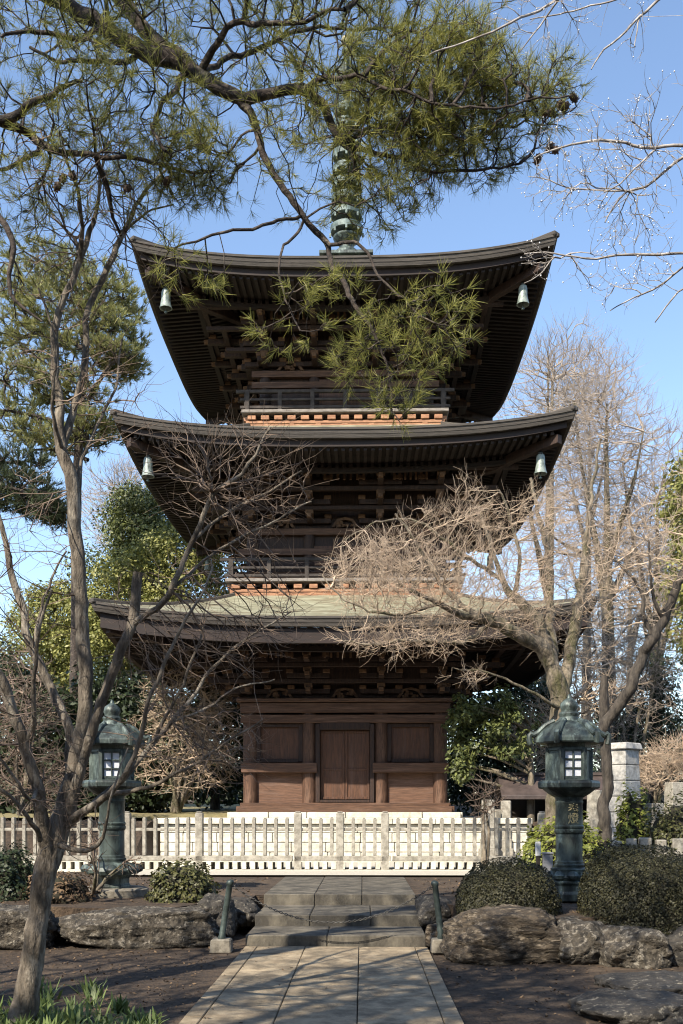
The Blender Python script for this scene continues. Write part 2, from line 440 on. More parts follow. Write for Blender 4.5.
# ------------------------------------------------------------------ world, sun, camera
sc = bpy.context.scene
w = bpy.data.worlds.new('World'); sc.world = w; w.use_nodes = True
nt = w.node_tree
sky = nt.nodes.new('ShaderNodeTexSky'); sky.sky_type = 'NISHITA'; sky.sun_disc = False
sky.sun_elevation = SUN_EL; sky.sun_rotation = PI + SUN_AZ
sky.air_density = 1.0; sky.dust_density = 0.5; sky.ozone_density = 1.3; sky.altitude = 50
nt.links.new(sky.outputs['Color'], nt.nodes['Background'].inputs['Color'])
nt.nodes['Background'].inputs['Strength'].default_value = 0.15
sun = bpy.data.lights.new('sun', 'SUN'); sun.energy = 5.0; sun.angle = R(0.53); sun.color = (1.0, 0.90, 0.75)
so = bpy.data.objects.new('sun', sun); C.objects.link(so)
to_sun = Vector((-math.sin(SUN_AZ) * math.cos(SUN_EL), -math.cos(SUN_AZ) * math.cos(SUN_EL), math.sin(SUN_EL)))
so.rotation_euler = to_sun.to_track_quat('Z', 'Y').to_euler(); so.location = (-10, -12, 20)
cam = bpy.data.cameras.new('camera'); co = bpy.data.objects.new('camera', cam); C.objects.link(co)
co.location = (0, 0, EYE); co.rotation_euler = (PI / 2, 0, 0)
cam.sensor_width = 36; cam.lens = 36 * F / 1024; cam.shift_y = (HZ - 512) / 1024
cam.clip_start = 0.1; cam.clip_end = 2000
sc.camera = co
sc.view_settings.view_transform = 'Standard'; sc.view_settings.look = 'None'
sc.view_settings.exposure = 0.98; sc.view_settings.gamma = 1.0; sc.view_settings.use_curve_mapping = False
sc.render.engine = 'CYCLES'
sc.cycles.max_bounces = 6; sc.cycles.diffuse_bounces = 3; sc.cycles.transparent_max_bounces = 4
sc.cycles.use_denoising = True
sc.cycles.filter_width = 1.1
try: sc.cycles.denoiser = 'OPENIMAGEDENOISE'
except Exception: pass

# ------------------------------------------------------------------ ground
def sm(a, b, x):
    t = min(1, max(0, (x - a) / (b - a))); return t * t * (3 - 2 * t)
def lowz(x, y):
    return 0.035 * noise.noise(Vector((x * .5, y * .5, 1))) + 0.012 * noise.noise(Vector((x * 2.3, y * 2.3, 3))) - 0.015
def terz(x, y):
    z = 0.42 + 0.03 * noise.noise(Vector((x * .7, y * .7, 5)))
    if 17.2 < y < 23 and abs(x) < 4.6: z = 0.425
    st = 22.9 if -4.5 < x < 4.3 else 20.6
    z += 0.95 * sm(st, st + 3.2, y) + 0.9 * sm(25, 60, y)
    return z
def edge_y(x):
    if x < -1.22: return 12.25 + 0.05 * math.sin(x * 3) + 1.2 * sm(-2.1, -1.25, x)
    if x > 1.12: return 10.95 + 1.9 * sm(2.1, 1.15, x)
    return 14.05
g = MB(); xs = list(np.linspace(-14, 14, 113)); ys = list(np.linspace(-6, 16, 89))
xs = [-400, -120, -40] + xs + [40, 120, 400]; ys = [-400, -100, -25] + ys + [40, 150, 600]
g.grid([[(x, y, lowz(x, y) if abs(x) < 15 and -7 < y < 17 else -.02) for x in xs] for y in ys])
tag(g.build('ground', M['soil'], smooth=True), kind='structure')
g = MB(); xs = sorted(set([-300, -120, -60, -35] + list(np.linspace(-22, -1.35, 60)) + [-1.23, -1.21, 1.11, 1.13] + list(np.linspace(-1.1, 1.0, 6)) + list(np.linspace(1.3, 22, 60)) + [35, 60, 120, 300]))
tt = [0, 0] + list(np.linspace(0.12, 16, 70)) + [20, 26, 34, 50, 90, 200, 500]
rows = []
for j, t in enumerate(tt):
    rows.append([(x, edge_y(x) + t + (0 if t else 0.02 * j), -0.06 if j == 0 else terz(x, edge_y(x) + t)) for x in xs])
g.grid(rows); tag(g.build('terrace', M['soil'], smooth=True), kind='structure')
# grassy rise behind the pagoda, left
g = MB()
g.grid([[(x, y, terz(x, y) + 0.012 + 0.14 * sm(22.6, 26, y) + 0.03 * noise.noise(Vector((x * 1.5, y * 1.5, 0)))) for x in np.linspace(-18, -2.9, 50)] for y in np.linspace(24.2, 40, 40)])
tag(g.build('grass_bank', M['drygrass'], smooth=True), kind='structure')

# path of paving slabs
g = MB(); g.rot = -THETA
def slab(mb, u0, u1, v0, v1, z0, z1):
    c, s = T((u0 + u1) / 2, (v0 + v1) / 2)
    cc, ss = math.cos(THETA), math.sin(THETA)
    mb.rot = 0
    mb.box(c, s, (z0 + z1) / 2, u1 - u0, v1 - v0, z1 - z0, -THETA)
cols = [(-1.06, -.92), (-.912, -.36), (-.352, .265), (.273, .915), (.923, 1.065)]
for ci, (a, b) in enumerate(cols):
    v = 1.0 + random.random() * .5
    while v < 11.66:
        l = random.uniform(.8, 1.15) if 0 < ci < 4 else random.uniform(.6, .9)
        e = min(v + l, 11.66)
        if 11.66 - e < .3: e = 11.66
        slab(g, a, b, v, e - .008, -.1, 0.022 + random.uniform(-.003, .003)); v = e
tag(g.build('path', M['slab'], bevel=.006), kind='structure')
g = MB()
for (v0, v1, zt, cuts) in ((11.68, 12.75, .15, (-1.06, -.1, 1.06)), (12.62, 14.08, .29, (-1.05, -.35, .42, 1.05)),):
    for a, b in zip(cuts[:-1], cuts[1:]): slab(g, a, b - .007, v0, v1, zt - .3, zt + random.uniform(-.002, .002))
tag(g.build('steps', M['step'], bevel=.012), kind='structure')
g = MB()
for a, b in ((-1.07, -.36), (-.353, .30), (.307, 1.05)):
    v = 13.95
    for l in ((1.1, .9, 1.0, .75) if a < -1 else (0.8, 1.2, .95, .8)):
        slab(g, a, b, v, v + l - .008, .1, .437 + random.uniform(-.002, .002)); v += l
tag(g.build('landing', M['step'], bevel=.01), kind='structure')
g = MB(); c = [T(u, v) for u, v in ((-9, 17.72), (9, 17.72), (9, 22.9), (-9, 22.9))]
c = [T(-4.4, 17.75), T(4.2, 17.75), T(4.2, 23.0), T(-4.4, 23.0)]
b = g.addv([(x, y, .462) for x, y in c]); g.f.append((b, b+1, b+2, b+3))
tag(g.build('gravel_strip', M['gravel']), kind='structure')

# ------------------------------------------------------------------ stone platform under the pagoda
px, py = T(-0.12, 27)
pf = thing('stone_platform', 'cream white stone block platform under the pagoda behind the fence', 'platform', (px, py, 0), -THETA)
g = MB()
H = 4.2; rows = [(.43, .66), (.66, .88), (.88, 1.10), (1.10, 1.30)]
for k in range(4):
    g.rot = k * PI / 2
    for ri, (z0, z1) in enumerate(rows):
        x = -H
        while x < H - .01:
            l = random.uniform(.5, .8); e = min(x + l, H)
            if H - e < .3: e = H
            g.box((x + e) / 2, -H + .2 + random.uniform(0, .012), (z0 + z1) / 2, e - x - .012, .4, z1 - z0 - .01); x = e
g.build('block_wall', M['stone'], pf, bevel=.012)
g = MB()
for k in range(4):
    g.rot = k * PI / 2; x = -H - .08
    while x < H:
        l = random.uniform(.9, 1.3); e = min(x + l, H + .08)
        if H + .08 - e < .4: e = H + .08
        g.box((x + e) / 2, -H + .42, 1.37, e - x - .01, 1.0, .135); x = e
g.rot = 0; g.box(0, 0, 1.2, 2 * H - 1.9, 2 * H - 1.9, .46)
g.build('coping', M['stone'], pf, bevel=.012)
g = MB()
for k in range(4):
    g.rot = k * PI / 2
    for i in range(6): g.box(-2.75 + .93 * i + .44, -2.7, 1.50, .91, .3, .14)
g.build('plinth', M['stone'], pf, bevel=.01)

# ------------------------------------------------------------------ pagoda
pg = thing('pagoda', 'three storeyed dark red brown wooden pagoda with upturned roofs and bronze spire', 'pagoda', (px, py, 0), -THETA)
b1 = 2.45
cols = (-2.34, -.88, .88, 2.34)
g = MB()
for k in range(4):
    g.rot = k * PI / 2
    g.box(0, -2.52, 1.64, 5.22 if k % 2 == 0 else 4.6, .36, .16); 
    g.box(0, -2.47, 1.75, 5.1 if k % 2 == 0 else 4.65, .26, .10)
g.build('ground_sill', M['woodh'], pg, bevel=.012)
colpos = []
for k in range(4):
    for i, x in enumerate(cols):
        if i == 3: continue
        c, s = round(math.cos(k * PI/2)), round(math.sin(k * PI/2))
        y = -2.34; colpos.append((x * c - y * s, x * s + y * c))
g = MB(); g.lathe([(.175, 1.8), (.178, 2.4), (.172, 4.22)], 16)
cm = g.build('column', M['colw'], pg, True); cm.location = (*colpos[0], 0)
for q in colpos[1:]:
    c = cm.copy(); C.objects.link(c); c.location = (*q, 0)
def ring_beam(mb, r, z, wdt, h, ext=0.0):
    for k in range(4):
        mb.rot = k * PI / 2
        L = 2 * r + (ext * 2 + wdt if k % 2 == 0 else -wdt)
        mb.box(0, -r, z, L, wdt, h)
    mb.rot = 0
for z, wd, h, r in ((4.13, .22, .24, 2.44), (3.86, .14, .20, 2.47),):
    g = MB(); ring_beam(g, r, z, wd, h, .02); g.build('tie_beam', M['woodh'], pg, bevel=.012)
g = MB(); ring_beam(g, 2.42, 4.31, .42, .09, .02); g.build('wall_plate', M['woodh'], pg, bevel=.012)
for sx in (-1, 1):
    g = MB(); g.box(sx * 1.61, -2.50, 2.66, 1.86, .16, .24)
    g.build('waist_rail', M['woodh'], pg, bevel=.015)
    for z0, z1, fr in ((1.79, 2.56, 0), (2.8, 3.76, 1)):
        g = MB(); g.box(sx * 1.61, -2.31, (z0 + z1) / 2, 1.13, .05, z1 - z0)
        pn = g.build('wall_panel', M['panel'] if not fr else M['woodd'], pg)
        if fr:
            g = MB()
            for dx in (-.52, .52): g.box(sx * 1.61 + dx, -2.36, (z0 + z1) / 2, .11, .12, z1 - z0 - .02)
            for dz in (z0 + .04, z1 - .05): g.box(sx * 1.61, -2.36, dz, .928, .12, .09)
            g.build('panel_frame', M['wood'], pn, bevel=.01)
# side and rear walls
g = MB()
for k in (1, 2, 3):
    g.rot = k * PI / 2
    for x, wd in ((-1.61, 1.12), (0, 1.42), (1.61, 1.12)): g.box(x, -2.31, 2.83, wd, .05, 1.86)
    for x in (-1.61, 1.61): g.box(x, -2.45, 2.66, 1.15, .16, .22)
g.build('side_wall', M['panel'], pg)
g = MB()
for sx in (-1, 1): g.box(sx * .665, -2.44, 2.77, .11, .18, 1.94)
g.box(0, -2.44, 3.68, 1.22, .2, .18); g.box(0, -2.44, 1.84, 1.22, .2, .07)
g.build('door_frame', M['wood'], pg, bevel=.01)
for sx in (-1, 1):
    g = MB(); g.box(sx * .304, -2.36, 2.73, .60, .05, 1.80)
    d = g.build('door_leaf', M['woodd'], pg)
    g = MB()
    for dx in (-.27, .27): g.box(sx * .304 + dx, -2.395, 2.73, .055, .03, 1.69)
    for dz in (1.92, 2.62, 3.54): g.box(sx * .304, -2.395, dz, .483, .026, .06)
    g.build('door_batten', M['woodd'], d, bevel=.006)

ROOFS = [  # R eave, z eave mid, lift, r inner, z inner, body half, body top
    dict(R=5.46, z=5.80, lift=.36, ri=2.72, zi=6.86, b=2.45, bz=4.36, a=.62),
    dict(R=5.09, z=10.01, lift=.38, ri=2.40, zi=11.10, b=2.38, bz=8.55, a=.55),
    dict(R=4.75, z=13.95, lift=.44, ri=.55, zi=15.95, b=2.08, bz=12.55, a=.55)]
def rt(k): return (round(math.cos(k*PI/2)), round(math.sin(k*PI/2)))
for ri_, q in enumerate(ROOFS):
    Re, ze, lf, b = q['R'], q['z'], q['lift'], q['b']
    def lift(x, r):
        s = min(1, abs(x) / max(r, .01)); t = max(0, (r - b) / (Re - b))
        return lf * (s ** 2.8) * t ** 1.4 - .03 * (1 - s)
    nx, nt_ = 33, 15
    g = MB()
    for k in range(4):
        g.rot = k * PI / 2; rows = []
        for j in range(nt_):
            t = j / (nt_ - 1); r = Re + (q['ri'] - Re) * t
            z = ze + (q['zi'] - ze) * (q['a'] * t + (1 - q['a']) * t * t)
            rows.append([(r * s, -r, z + lf * abs(s) ** 2.8 * (1 - t) ** 1.6) for s in np.linspace(-1, 1, nx)])
        g.grid(rows)
    roof = g.build('roof', M['copper'], pg, True)
    # layered edge: copper lip over stacked shingles
    g = MB(); th = .21
    for k in range(4):
        g.rot = k * PI / 2
        ss = np.linspace(-1, 1, nx)
        def rowz(r, dz): return [(r * s, -r, ze + lf * abs(s) ** 2.8 + dz + .0) for s in ss]
        g.grid([rowz(Re - .16, -th - .001), rowz(Re - .06, -th), rowz(Re - .035, -th * .66), rowz(Re - .025, -th * .62), rowz(Re - .01, -.05), rowz(Re + .012, -.045), rowz(Re + .012, .003), rowz(Re - .02, .006)])
    g.build('roof_edge', M['edge'], roof)
    g = MB(); 
    for k in range(4):
        g.rot = k * PI / 2
        r = Re - .17
        g.grid([[(r2 * s, -r2, ze + lf * abs(s) ** 2.8 - th + dz) for s in np.linspace(-1, 1, nx)] for r2, dz in ((r, .0), (r, -.15 if ri_ else -.34), (r - .12, -.15 if ri_ else -.34), (r - .12, .02))])  # lowest board made deeper to pull its shadow down the wall
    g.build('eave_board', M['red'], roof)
    # soffit with two tiers of rafters
    zs0 = ze - th - .12
    rk = Re - 1.35                       # where flying rafters end
    def zsof(x, r):
        if r > rk: z = zs0 + (Re - r) * .07
        else: z = zs0 - .10 + 1.35 * .07 + (rk - r) * .20
        return z + lift(x, r)
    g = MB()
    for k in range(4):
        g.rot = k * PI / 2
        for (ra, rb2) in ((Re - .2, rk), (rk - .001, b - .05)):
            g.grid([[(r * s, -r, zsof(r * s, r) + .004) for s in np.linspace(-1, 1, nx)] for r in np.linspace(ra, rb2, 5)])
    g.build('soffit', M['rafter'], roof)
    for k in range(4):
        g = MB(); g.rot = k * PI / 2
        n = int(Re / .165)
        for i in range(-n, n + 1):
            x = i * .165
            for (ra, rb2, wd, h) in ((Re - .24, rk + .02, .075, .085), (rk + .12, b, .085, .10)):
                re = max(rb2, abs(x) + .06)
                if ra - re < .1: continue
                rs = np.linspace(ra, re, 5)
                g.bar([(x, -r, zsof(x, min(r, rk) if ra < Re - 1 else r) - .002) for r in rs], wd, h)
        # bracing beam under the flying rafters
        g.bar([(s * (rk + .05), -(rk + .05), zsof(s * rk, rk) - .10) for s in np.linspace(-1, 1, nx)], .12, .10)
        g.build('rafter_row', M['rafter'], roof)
    for k in range(4):                   # hip rafters with pale end grain
        g = MB(); g.rot = k * PI / 2
        rs = np.linspace(Re - .3, b, 9)
        g.bar([(-r, -r, zsof(r, min(r, Re - .2)) - .10 ) for r in rs], .17, .2)
        g.build('hip_rafter', M['wood'], roof, bevel=.01)
        g = MB(); g.rot = k * PI / 2
        pts = []
        for t in np.linspace(0.0, 1, 12):
            r = Re + (q['ri'] - Re) * t
            z = ze + (q['zi'] - ze) * (q['a'] * t + (1 - q['a']) * t * t) + lf * (1 - t) ** 1.6
            pts.append((-r, -r, z + .05))
        g.bar(pts, .2, .1); g.build('hip_ridge', M['edge'], roof, bevel=.02)
    # bracket sets: three steps outward above every column
    cpos = [c * b / 2.45 for c in (-2.34, -.88, .88, 2.34)]
    zb = q['bz']; st = (zs0 + .12 - zb) / 3.7
    def bracket(mb, x):
        for j in range(3):
            z = zb + st * (j + .5); out = .42 * (j + 1)
            mb.box(x, -b - out / 2 + .05, z, .13, out + .3, st * .42)          # arm outward
            mb.box(x, -b - .42 * j - .02, z + .01, 1.02, .12, st * .36)        # arm along the wall
    def blocks(mb, x):
        for j in range(3):
            z = zb + st * (j + .84); out = .42 * (j + 1)
            mb.box(x, -b - out + .02, z, .19, .19, st * .30)
            for dx in (-.44, 0, .44): mb.box(x + dx, -b - .42 * j - .02, z, .17, .17, st * .29)
            # nose carved end
            mb.box(x, -b - out - .12, z - st * .34, .11, .16, st * .30)
    for k in range(4):
        for x in cpos:
            g = MB(); g.rot = k * PI / 2; bracket(g, x); nb_ = len(g.f); blocks(g, x)
            br = g.build('bracket_set', M['wood'], pg, bevel=.01); br.data.materials.append(M['blockwood'])
            for pl in br.data.polygons:
                if pl.index >= nb_: pl.material_index = 1
    for j in range(3):
        g = MB(); ring_beam(g, b + .42 * (j + 1) - .0, zb + st * (j + 1.12), .12, st * .26, .35)
        g.build('eave_purlin', M['wood'], pg)
    g = MB(); ring_beam(g, b - .12, (zb + zs0 + .5) / 2, .1, zs0 + .45 - zb); g.build('frieze_wall', M['wood'], pg)
    for x in (-.5 * (2.34 + .88) * b / 2.45, 0, .5 * (2.34 + .88) * b / 2.45):   # frog-leg struts and little fan panels
        g = MB(); g.prism([(x - .34, zb + .02), (x - .26, zb + .02), (x - .16, zb + st * .5), (x, zb + st * .62), (x + .16, zb + st * .5), (x + .26, zb + .02), (x + .34, zb + .02), (x + .2, zb + st * .66), (x, zb + st * .8), (x - .2, zb + st * .66)], -b - .06, -b + .04)
        for i in range(9): g.box(x + random.uniform(-.17, .17), -b - .05, zb + st * random.uniform(.08, .45), random.uniform(.04, .09), .1, random.uniform(.04, .09), random.uniform(0, 1))
        g.build('frog_leg_strut', M['blockwood'], pg)
        g = MB(); yy = -b - 1.0; z0 = zb + st * 2.62; hw = .42 * (1.2 if x == 0 else 1)
        for i in range(7): g.box(x + (i - 3) * hw / 3.3, yy, z0 + .12, .05, .06, .26)
        g.prism([(x - hw - .12, z0 + .22), (x + hw + .12, z0 + .22), (x + hw * .6, z0 + .36), (x - hw * .6, z0 + .36)], yy - .06, yy + .04)
        g.build('fan_panel', M['blockwood'], pg)
# upper storeys
UP = [dict(h=2.78, z0=6.60, zs=7.14, b=2.38, top=8.55), dict(h=2.43, z0=10.80, zs=11.36, b=2.08, top=12.55)]
for q in UP:
    h = q['h']; zs = q['zs']
    g = MB(); ring_beam(g, h - .05, (q['z0'] + zs) / 2 - .08, .12, zs - q['z0'] - .16); g.build('waist_band', M['orange'], pg)
    g = MB()
    for k in range(4):
        g.rot = k * PI / 2
        n = 15
        for i in range(n):
            x = -h + .14 + (2 * h - .28) * i / (n - 1)
            g.box(x, -h + .02, zs - .10, .20, .18, .10)
            if i % 2: g.prism([(x - .13, zs - .38), (x + .13, zs - .38), (x + .05, zs - .2), (x - .05, zs - .2)], -h - .02, -h + .06)
        g.box(0, -h + .02, zs - .2, 2 * h - .1 if k % 2 == 0 else 2 * h - .3, .1, .07)
    g.build('waist_block', M['orange'], pg, bevel=.008)
    g = MB(); ring_beam(g, h - .08, zs + .045, .38, .08, .0); g.rot = 0; g.box(0, 0, zs + .02, 2 * h - .5, 2 * h - .5, .06)
    g.build('balcony_floor', M['greywood'], pg, bevel=.01)
    for k in range(4):
        g = MB(); g.rot = k * PI / 2; y = -h - .0
        for z, s_ in ((zs + .17, .07), (zs + .36, .06), (zs + .56, .08)):
            g.box(0, y, z, 2 * h + (.5 if z > zs + .5 else .3) if k % 2 == 0 else 2 * h - .1, s_, s_)
        for i in range(7):
            x = -h + .03 + (2 * h - .06) * i / 6
            g.box(x, y, zs + .33, .10, .10, .50)
        g.build('railing', M['rail'], pg, bevel=.008)
    b = q['b']
    g = MB(); ring_beam(g, b - .06, (zs + q['top']) / 2, .08, q['top'] - zs); g.build('upper_wall', M['wood'], pg)
    for k in range(4):
        for x in (-b * .96, -b * .37, b * .37):
            g = MB(); g.rot = k * PI / 2; g.lathe([(.14, zs + .08), (.14, q['top'])], 12, x, -b + .02)
            g.build('upper_column', M['wood'], pg, True)
    for z in (zs + .25, zs + .82, q['top'] - .1):
        g = MB(); ring_beam(g, b + .06, z, .13, .15, .12); g.build('tie_beam', M['woodh'], pg)
    g = MB()
    for sx in (-1, 1): g.box(sx * b * .17, -b - .02, zs + .55, b * .32, .05, .85)
    g.build('upper_door', M['woodd'], pg)
# spire
sp = MB(); sp.box(0, 0, 16.02, 1.2, 1.2, .5); sp.box(0, 0, 16.32, 1.42, 1.42, .09); sp.box(0, 0, 16.41, 1.1, 1.1, .09)
sp.lathe([(.40, 16.45), (.40, 16.52), (.36, 16.62), (.26, 16.72), (.17, 16.78), (.17, 16.84), (.28, 16.94), (.36, 17.03), (.37, 17.08), (.1, 17.09)], 24)
spo = sp.build('spire', M['bronze'], pg, bevel=.01)
g = MB(); g.lathe([(.10, 17.0), (.09, 21.0), (.055, 22.45), (.03, 22.5)], 12); g.build('spire_pole', M['bronze'], spo, True)
for i in range(9):
    z = 17.24 + .40 * i; r = .43 - .012 * i
    g = MB(); g.lathe([(.13, z - .03), (r * .7, z - .03), (r - .02, z - .05), (r, z - .04), (r + .015, z + .1), (r - .02, z + .115), (r - .05, z + .03), (.13, z + .02)], 24)
    for k in range(8):
        a = k * PI / 4; g.box(math.cos(a) * (r + .01), math.sin(a) * (r + .01), z - .1, .05, .05, .1)
    g.lathe([(.13, z - .06), (.15, z + .1), (.12, z + .2)], 12)
    g.build('spire_ring', M['ring'], spo, True)
g = MB()
for k in range(4):
    a = k * PI / 2; c, s = math.cos(a), math.sin(a)
    prof = [(.05, 21.05), (.3, 21.15), (.36, 21.4), (.26, 21.5), (.3, 21.65), (.16, 21.75), (.05, 21.95)]
    n = len(prof)
    bb = g.addv([(x * c - d * s, x * s + d * c, z) for d in (-.012, .012) for x, z in prof])
    g.f.append(tuple(bb + i for i in range(n))); g.f.append(tuple(bb + n + i for i in reversed(range(n))))
    g.f += [(bb + i, bb + (i+1) % n, bb + n + (i+1) % n, bb + n + i) for i in range(n)]
g.build('water_flame', M['bronze'], spo)
for z, r in ((22.1, .13), (22.38, .15)):
    g = MB(); g.lathe([(.02, z - r)] + [(r * math.sin(t), z - r * math.cos(t)) for t in np.linspace(.3, 2.7, 8)] + [(.01, z + r * 1.3)], 16)
    g.build('jewel', M['gold'] if z > 22.2 else M['bronze'], spo, True)

# wind bells: hang under the roof corners
def bell(ri_, sx, sy, lab):
    q = ROOFS[ri_]; r = q['R'] - .66
    c, s = math.cos(-THETA), math.sin(-THETA)
    lx, ly = sx * r, sy * r
    wx, wy = px + lx * c - ly * s, py + lx * s + ly * c
    zt = q['z'] + q['lift'] * .62 - .45
    t = thing('wind_bell', lab, 'bell', (wx, wy, zt - .62), 0, 'wind bells hanging from the pagoda eaves')
    g = MB(); g.lathe([(.045, .43), (.085, .42), (.10, .36), (.105, .2), (.13, .06), (.15, 0), (.13, 0), (.105, .1), (.085, .35), (.03, .36)], 10, rot=.2)
    g.build('bell_body', M['bronzep'], t, True)
    g = MB(); g.lathe([(.05, .43), (.055, .47), (.03, .50), (.012, .50), (.012, .74)], 8); g.build('hanger', M['bronze'], t, True)
    g = MB(); g.lathe([(.008, .3), (.008, -.06), (.035, -.08), (.035, -.1), (.008, -.12)], 8); g.build('clapper', M['bronze'], t)
NM = ['lowest roof', 'middle roof', 'top roof']
for i in (1, 2):
    for sx in (-1, 1):
        for sy in (-1, 1):
            if i == 0 and sy == 1: continue
            bell(i, sx, sy, 'pale green bronze wind bell under the %s %s corner of the %s' % ('left' if sx < 0 else 'right', 'front' if sy < 0 else 'rear', NM[i]))

# ------------------------------------------------------------------ stone fence in front of the platform
VF = 19.4
def fx(p): return (p - CX) / F * VF
def fence(name, p0, p1, posts, label, cat, sill=True):
    x0, x1 = fx(p0), fx(p1)
    t = thing(name, label, cat, ((x0 + x1) / 2, VF - (x0 + x1) / 2 * math.tan(THETA), .44), -THETA, None if cat == 'gate' else 'white stone fences before the platform')
    W = (x1 - x0) / 2
    for p in posts:
        x = fx(p) - (x0 + x1) / 2
        g = MB(); g.box(x, 0, .56, .15, .15, 1.12); g.box(x, 0, 1.135, .11, .11, .03)
        g.build('post', M['fence'], t, bevel=.012)
    px_ = [fx(p) - (x0 + x1) / 2 for p in posts]
    for z, hh, dd in ((.80, .06, .07), (.24, .10, .15)):
        g = MB(); g.box(0, .0, z, 2 * W, dd, hh); g.build('rail', M['fence'], t, bevel=.008)
    n = max(2, int(round(2 * W / .214)))
    pm = None
    for i in range(n):
        x = -W + (i + .5) * 2 * W / n
        if any(abs(x - q) < .12 for q in px_): continue
        if pm is None:
            g = MB(); g.box(0, -.0, .655, .064, .12, .72); g.box(0, 0, 1.025, .048, .1, .02)
            pm = g.build('picket', M['fence'], t, bevel=.006); pm.location = (x, random.uniform(-.004, .004), 0)
        else:
            c = pm.copy(); C.objects.link(c); c.location = (x, random.uniform(-.006, .006), random.uniform(-.008, .008))
    k = int(2 * W / .17); p_ = 2 * W / k; prof = [(W, .19), (-W, .19)]
    for i in range(k):
        xx = -W + (i + .5) * p_; prof += [(xx - .045, .172), (xx - .044, .035), (xx + .044, .035), (xx + .045, .172)]
    g = MB(); g.prism(prof[::-1], -.07, .5); g.build('pierced_sill', M['stone'], t)
    g = MB(); g.box(0, .2, .0, 2 * W, .72, .05); g.build('kerb', M['stone'], t, bevel=.006)
fence('stone_fence', -60, 292.5, (-50, 40, 126, 199), 'long weathered white stone picket fence left of the gate', 'fence')
fence('fence_gate', 294, 391, (298, 340, 385), 'white stone picket gate with three posts at the head of the steps', 'gate')
fence('stone_fence', 392.5, 545, (485, 541), 'shorter weathered white stone picket fence right of the gate', 'fence')

# ------------------------------------------------------------------ bronze lanterns
def hexring(mb, prof, rot=0.0): mb.lathe(prof, 6, rot=rot)
def lantern(loc, rz, label, wide):
    t = thing('bronze_lantern', label, 'lantern', loc, rz, 'bronze lanterns on the terrace')
    g = MB()
    if wide:
        g.lathe([(.50, -.05), (.50, .07), (.46, .09)], 24); g.build('stone_foot', M['concrete'], t, True); g = MB()
    hexring(g, [(.26, 0.02), (.26, .12), (.24, .14), (.24, .22), (.27, .25), (.27, .28), (.2, .29)])
    g.build('base', M['bronze'], t, bevel=.008)
    g = MB(); rr = .36 if wide else .225
    g.lathe([(.2, .26), (rr, .28), (rr + .02, .33), (rr, .38), (.24, .43), (.185, .46)], 24)
    for i in range(8):
        a = i * PI / 4; g.lathe([(.02, .29), (.075, .31), (.09, .35), (.06, .4), (.01, .42)], 8, math.cos(a) * (rr - .02), math.sin(a) * (rr - .02))
    g.build('lotus_base', M['bronze'], t, True)
    g = MB(); g.lathe([(.18, .44), (.195, .46), (.195, .49), (.182, .50), (.182, .53), (.172, .54), (.170, .88), (.18, .89), (.19, .91), (.19, .94), (.178, .95), (.19, .965), (.19, .985), (.175, 1.0), (.172, 1.27), (.18, 1.28), (.18, 1.305), (.172, 1.31), (.18, 1.35), (.2, 1.37)], 32)
    sh = g.build('shaft', M['bronze'], t, True)
    if not wide: kanji(sh)
    g = MB(); g.lathe([(.19, 1.36), (.26, 1.40), (.33, 1.455), (.345, 1.47)], 24); g.build('bowl', M['bronze'], t, True)
    g = MB(); hexring(g, [(.36, 1.465), (.405, 1.475), (.412, 1.55), (.39, 1.575), (.33, 1.58)]); g.build('platform', M['bronze'], t, bevel=.012)
    # fire box: six corner posts, six walls, windows with panes
    g = MB(); Rb = .275
    for i in range(6):
        a = i * PI / 3; g.box(Rb * math.cos(a), Rb * math.sin(a), 1.78, .06, .06, .42, a)
    hexring(g, [(.285, 1.575), (.285, 1.61), (.2, 1.61)]); hexring(g, [(.2, 1.96), (.30, 1.96), (.30, 2.0), (.2, 2.0)])
    fb = g.build('fire_box', M['bronze'], t, bevel=.006)
    ap = Rb * math.cos(PI / 6)
    for i in range(6):
        a = PI / 6 + i * PI / 3 + PI / 3 * 0
        win = i % 2 == 0
        g = MB(); n = MB()
        g.rot = a + PI / 2; n.rot = a + PI / 2
        if not win:
            g.box(0, -ap + .01, 1.785, .25, .03, .37); g.build('side_plate', M['bronze'], fb); continue
        n.box(0, -ap + .015, 1.785, .24, .012, .36); n.build('pane', M['pane'], fb)
        for x in (-.118, .118): g.box(x, -ap, 1.785, .03, .035, .36)
        g.box(0, -ap, 1.785, .022, .03, .35)
        for z in (1.613, 1.73, 1.845, 1.962): g.box(0, -ap, z, .25, .028, .02 if 1.62 < z < 1.95 else .03)
        g.build('window_lattice', M['bronze'], fb, bevel=.004)
    # hexagonal roof with curled corners
    g = MB(); pts = []
    prof = [(.17, 2.355), (.185, 2.335), (.26, 2.31), (.35, 2.24), (.42, 2.165), (.455, 2.13), (.46, 2.06), (.42, 2.05), (.3, 2.06), (.28, 1.99)]
    g.lathe(prof[::-1], 6); g.build('roof', M['bronze'], t, bevel=.012)
    for i in range(6):
        a = i * PI / 3
        g = MB(); c, s = math.cos(a), math.sin(a)
        path = [(.19, 2.35), (.30, 2.295), (.40, 2.20), (.46, 2.165), (.50, 2.185), (.515, 2.165), (.515, 2.10), (.50, 2.045)]
        g.tube([(r * c, r * s, z) for r, z in path], .035, 8)
        g.build('roof_curl', M['bronze'], t, True)
    g = MB(); g.lathe([(.15, 2.34), (.135, 2.38), (.12, 2.40), (.13, 2.44), (.12, 2.46), (.10, 2.47), (.10, 2.49), (.118, 2.53), (.11, 2.58), (.07, 2.62), (.03, 2.645), (.02, 2.68), (.005, 2.70)], 20)
    g.build('finial', M['bronze'], t, True)
    return t
